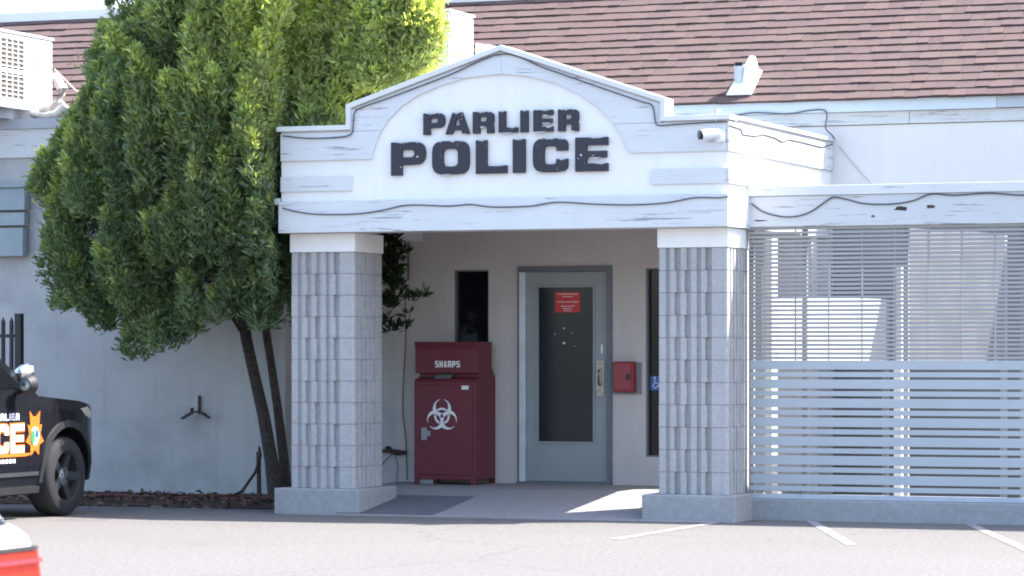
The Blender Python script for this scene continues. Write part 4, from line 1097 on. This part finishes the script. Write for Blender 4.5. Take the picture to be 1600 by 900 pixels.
# --- white hatchback, tail towards the right, close to the camera
HC = thing('parked_car', 'white hatchback with red tail light cut off at the bottom left corner', 'car', (-4.70, 7.46, 0), R(90)); HC.scale = (1,1,1.035)
def hwH(y, z):
    w = .85
    if y < .5: w -= .16*((.5-y)/.5)**2.2
    if y > 3.5: w -= .22*((y-3.5)/.7)**2
    if z > .80: w -= .03*min(1,(z-.8)/.2)+max(0, z-.97)*.42
    if z < .5: w -= .05*((.5-z)/.3)
    return w
lowh = [(.06,.36),(.3,.28)]+arc_pts(.80,.32,.37,190,-10)+[(1.4,.2),(2.9,.2)]+arc_pts(3.35,.32,.37,190,-8)+[(3.95,.25),(4.12,.4),(4.12,.62),(3.95,.78),(3.1,.95),(.9,.99),(.30,.99),(.12,.985),(.04,.955),(.0,.90),(-.02,.70),(.0,.5)]
m = solid(lowh, hwH, step=.07); m.build('body', 'carwhite', HC, smooth=True, local=True)
ghh = [(3.15,.93),(2.3,1.38),(1.9,1.44),(.75,1.42),(.50,1.36),(.12,.97)]
m = solid(ghh, hwH, step=.09); m.build('cabin', 'carwhite', HC, smooth=True, local=True)
m = solid([(.36,1.01),(.52,1.28),(.62,1.34),(2.25,1.34),(2.85,1.0)], hwH, .006, .12, .012, -1); m.build('side_window', 'glass', HC, local=True)
m = solid([(.36,1.01),(.52,1.28),(.62,1.34),(2.25,1.34),(2.85,1.0)], hwH, .006, .12, .012, 1); m.build('side_window', 'glass', HC, local=True)
m = MB(); m.hexa([(-.70,.110,.985),(.70,.110,.985),(.70,.155,.985),(-.70,.155,.985)],[(-.60,.455,1.335),(.60,.455,1.335),(.60,.50,1.335),(-.60,.50,1.335)]); m.build('rear_window', 'glass', HC, local=True)
for sd in (1,-1):
    lp = [(-.025,.70),(-.008,.915),(.16,.925),(.34,.90),(.26,.74),(.1,.69)]
    m = solid(lp, hwH, .010, .05, .30, sd); tl_ = m.build('tail_light', 'tail', HC, smooth=True, local=True)
    for zr_ in (.745,.80,.885): m = solid([(-.030,zr_),(-.026,zr_+.010),(.20,zr_+.012),(.20,zr_+.002)], hwH, .0125, .05, .30, sd); m.build('lens_rib', 'lensrib', tl_, local=True)
    m = solid([(-.015,.918),(-.010,.928),(.30,.934),(.30,.926)], hwH, .008, .05, .30, sd); m.build('lamp_gap', 'dark', tl_, local=True)
    for yy_ in (.80, 3.35): wheel(HC, sd*.74, yy_, .31, .2, sd, 'grey', 'grey')
m = MB(); m.box(-.78,.78,-.05,.02,.36,.55); m.build('bumper', 'carwhite', HC, bevel=.03, local=True)

# ------------------------------------------------------------------ sky, sun, camera
w = bpy.data.worlds.new('World'); scene.world = w; w.use_nodes = True; nt = w.node_tree
sky = nt.nodes.new('ShaderNodeTexSky'); sky.sky_type = 'NISHITA'; sky.sun_disc = False
sd_ = Vector((.64,.33,1.0)).normalized()
sky.sun_elevation = math.asin(sd_.z); sky.sun_rotation = math.atan2(sd_.x, sd_.y)
sky.air_density = 1.0; sky.dust_density = 2.0; sky.ozone_density = 1.0
bg = nt.nodes['Background']; nt.links.new(sky.outputs[0], bg.inputs['Color']); bg.inputs['Strength'].default_value = .15
ld = bpy.data.lights.new('sun', 'SUN'); ld.energy = 4.0; ld.angle = R(.5); ld.color = (1, .95, .88)
lo = bpy.data.objects.new('sun', ld); COL.objects.link(lo); lo.rotation_euler = (-sd_).to_track_quat('-Z', 'Y').to_euler()
cam = bpy.data.cameras.new('camera'); co = bpy.data.objects.new('camera', cam); COL.objects.link(co)
co.location = (0,0,H); co.rotation_euler = (R(90), 0, TH)
cam.sensor_width = 36; cam.lens = F/1600*36; cam.shift_y = 100/1600; cam.clip_end = 2000; cam.clip_start = .1
cam.dof.use_dof = True; cam.dof.focus_distance = 29.5; cam.dof.aperture_fstop = 7.0
scene.camera = co
scene.cycles.filter_width = 1.9
scene.view_settings.view_transform = 'Standard'; scene.view_settings.look = 'None'
scene.view_settings.exposure = 2.0; scene.view_settings.gamma = 1
scene.render.resolution_x = 1024; scene.render.resolution_y = 576
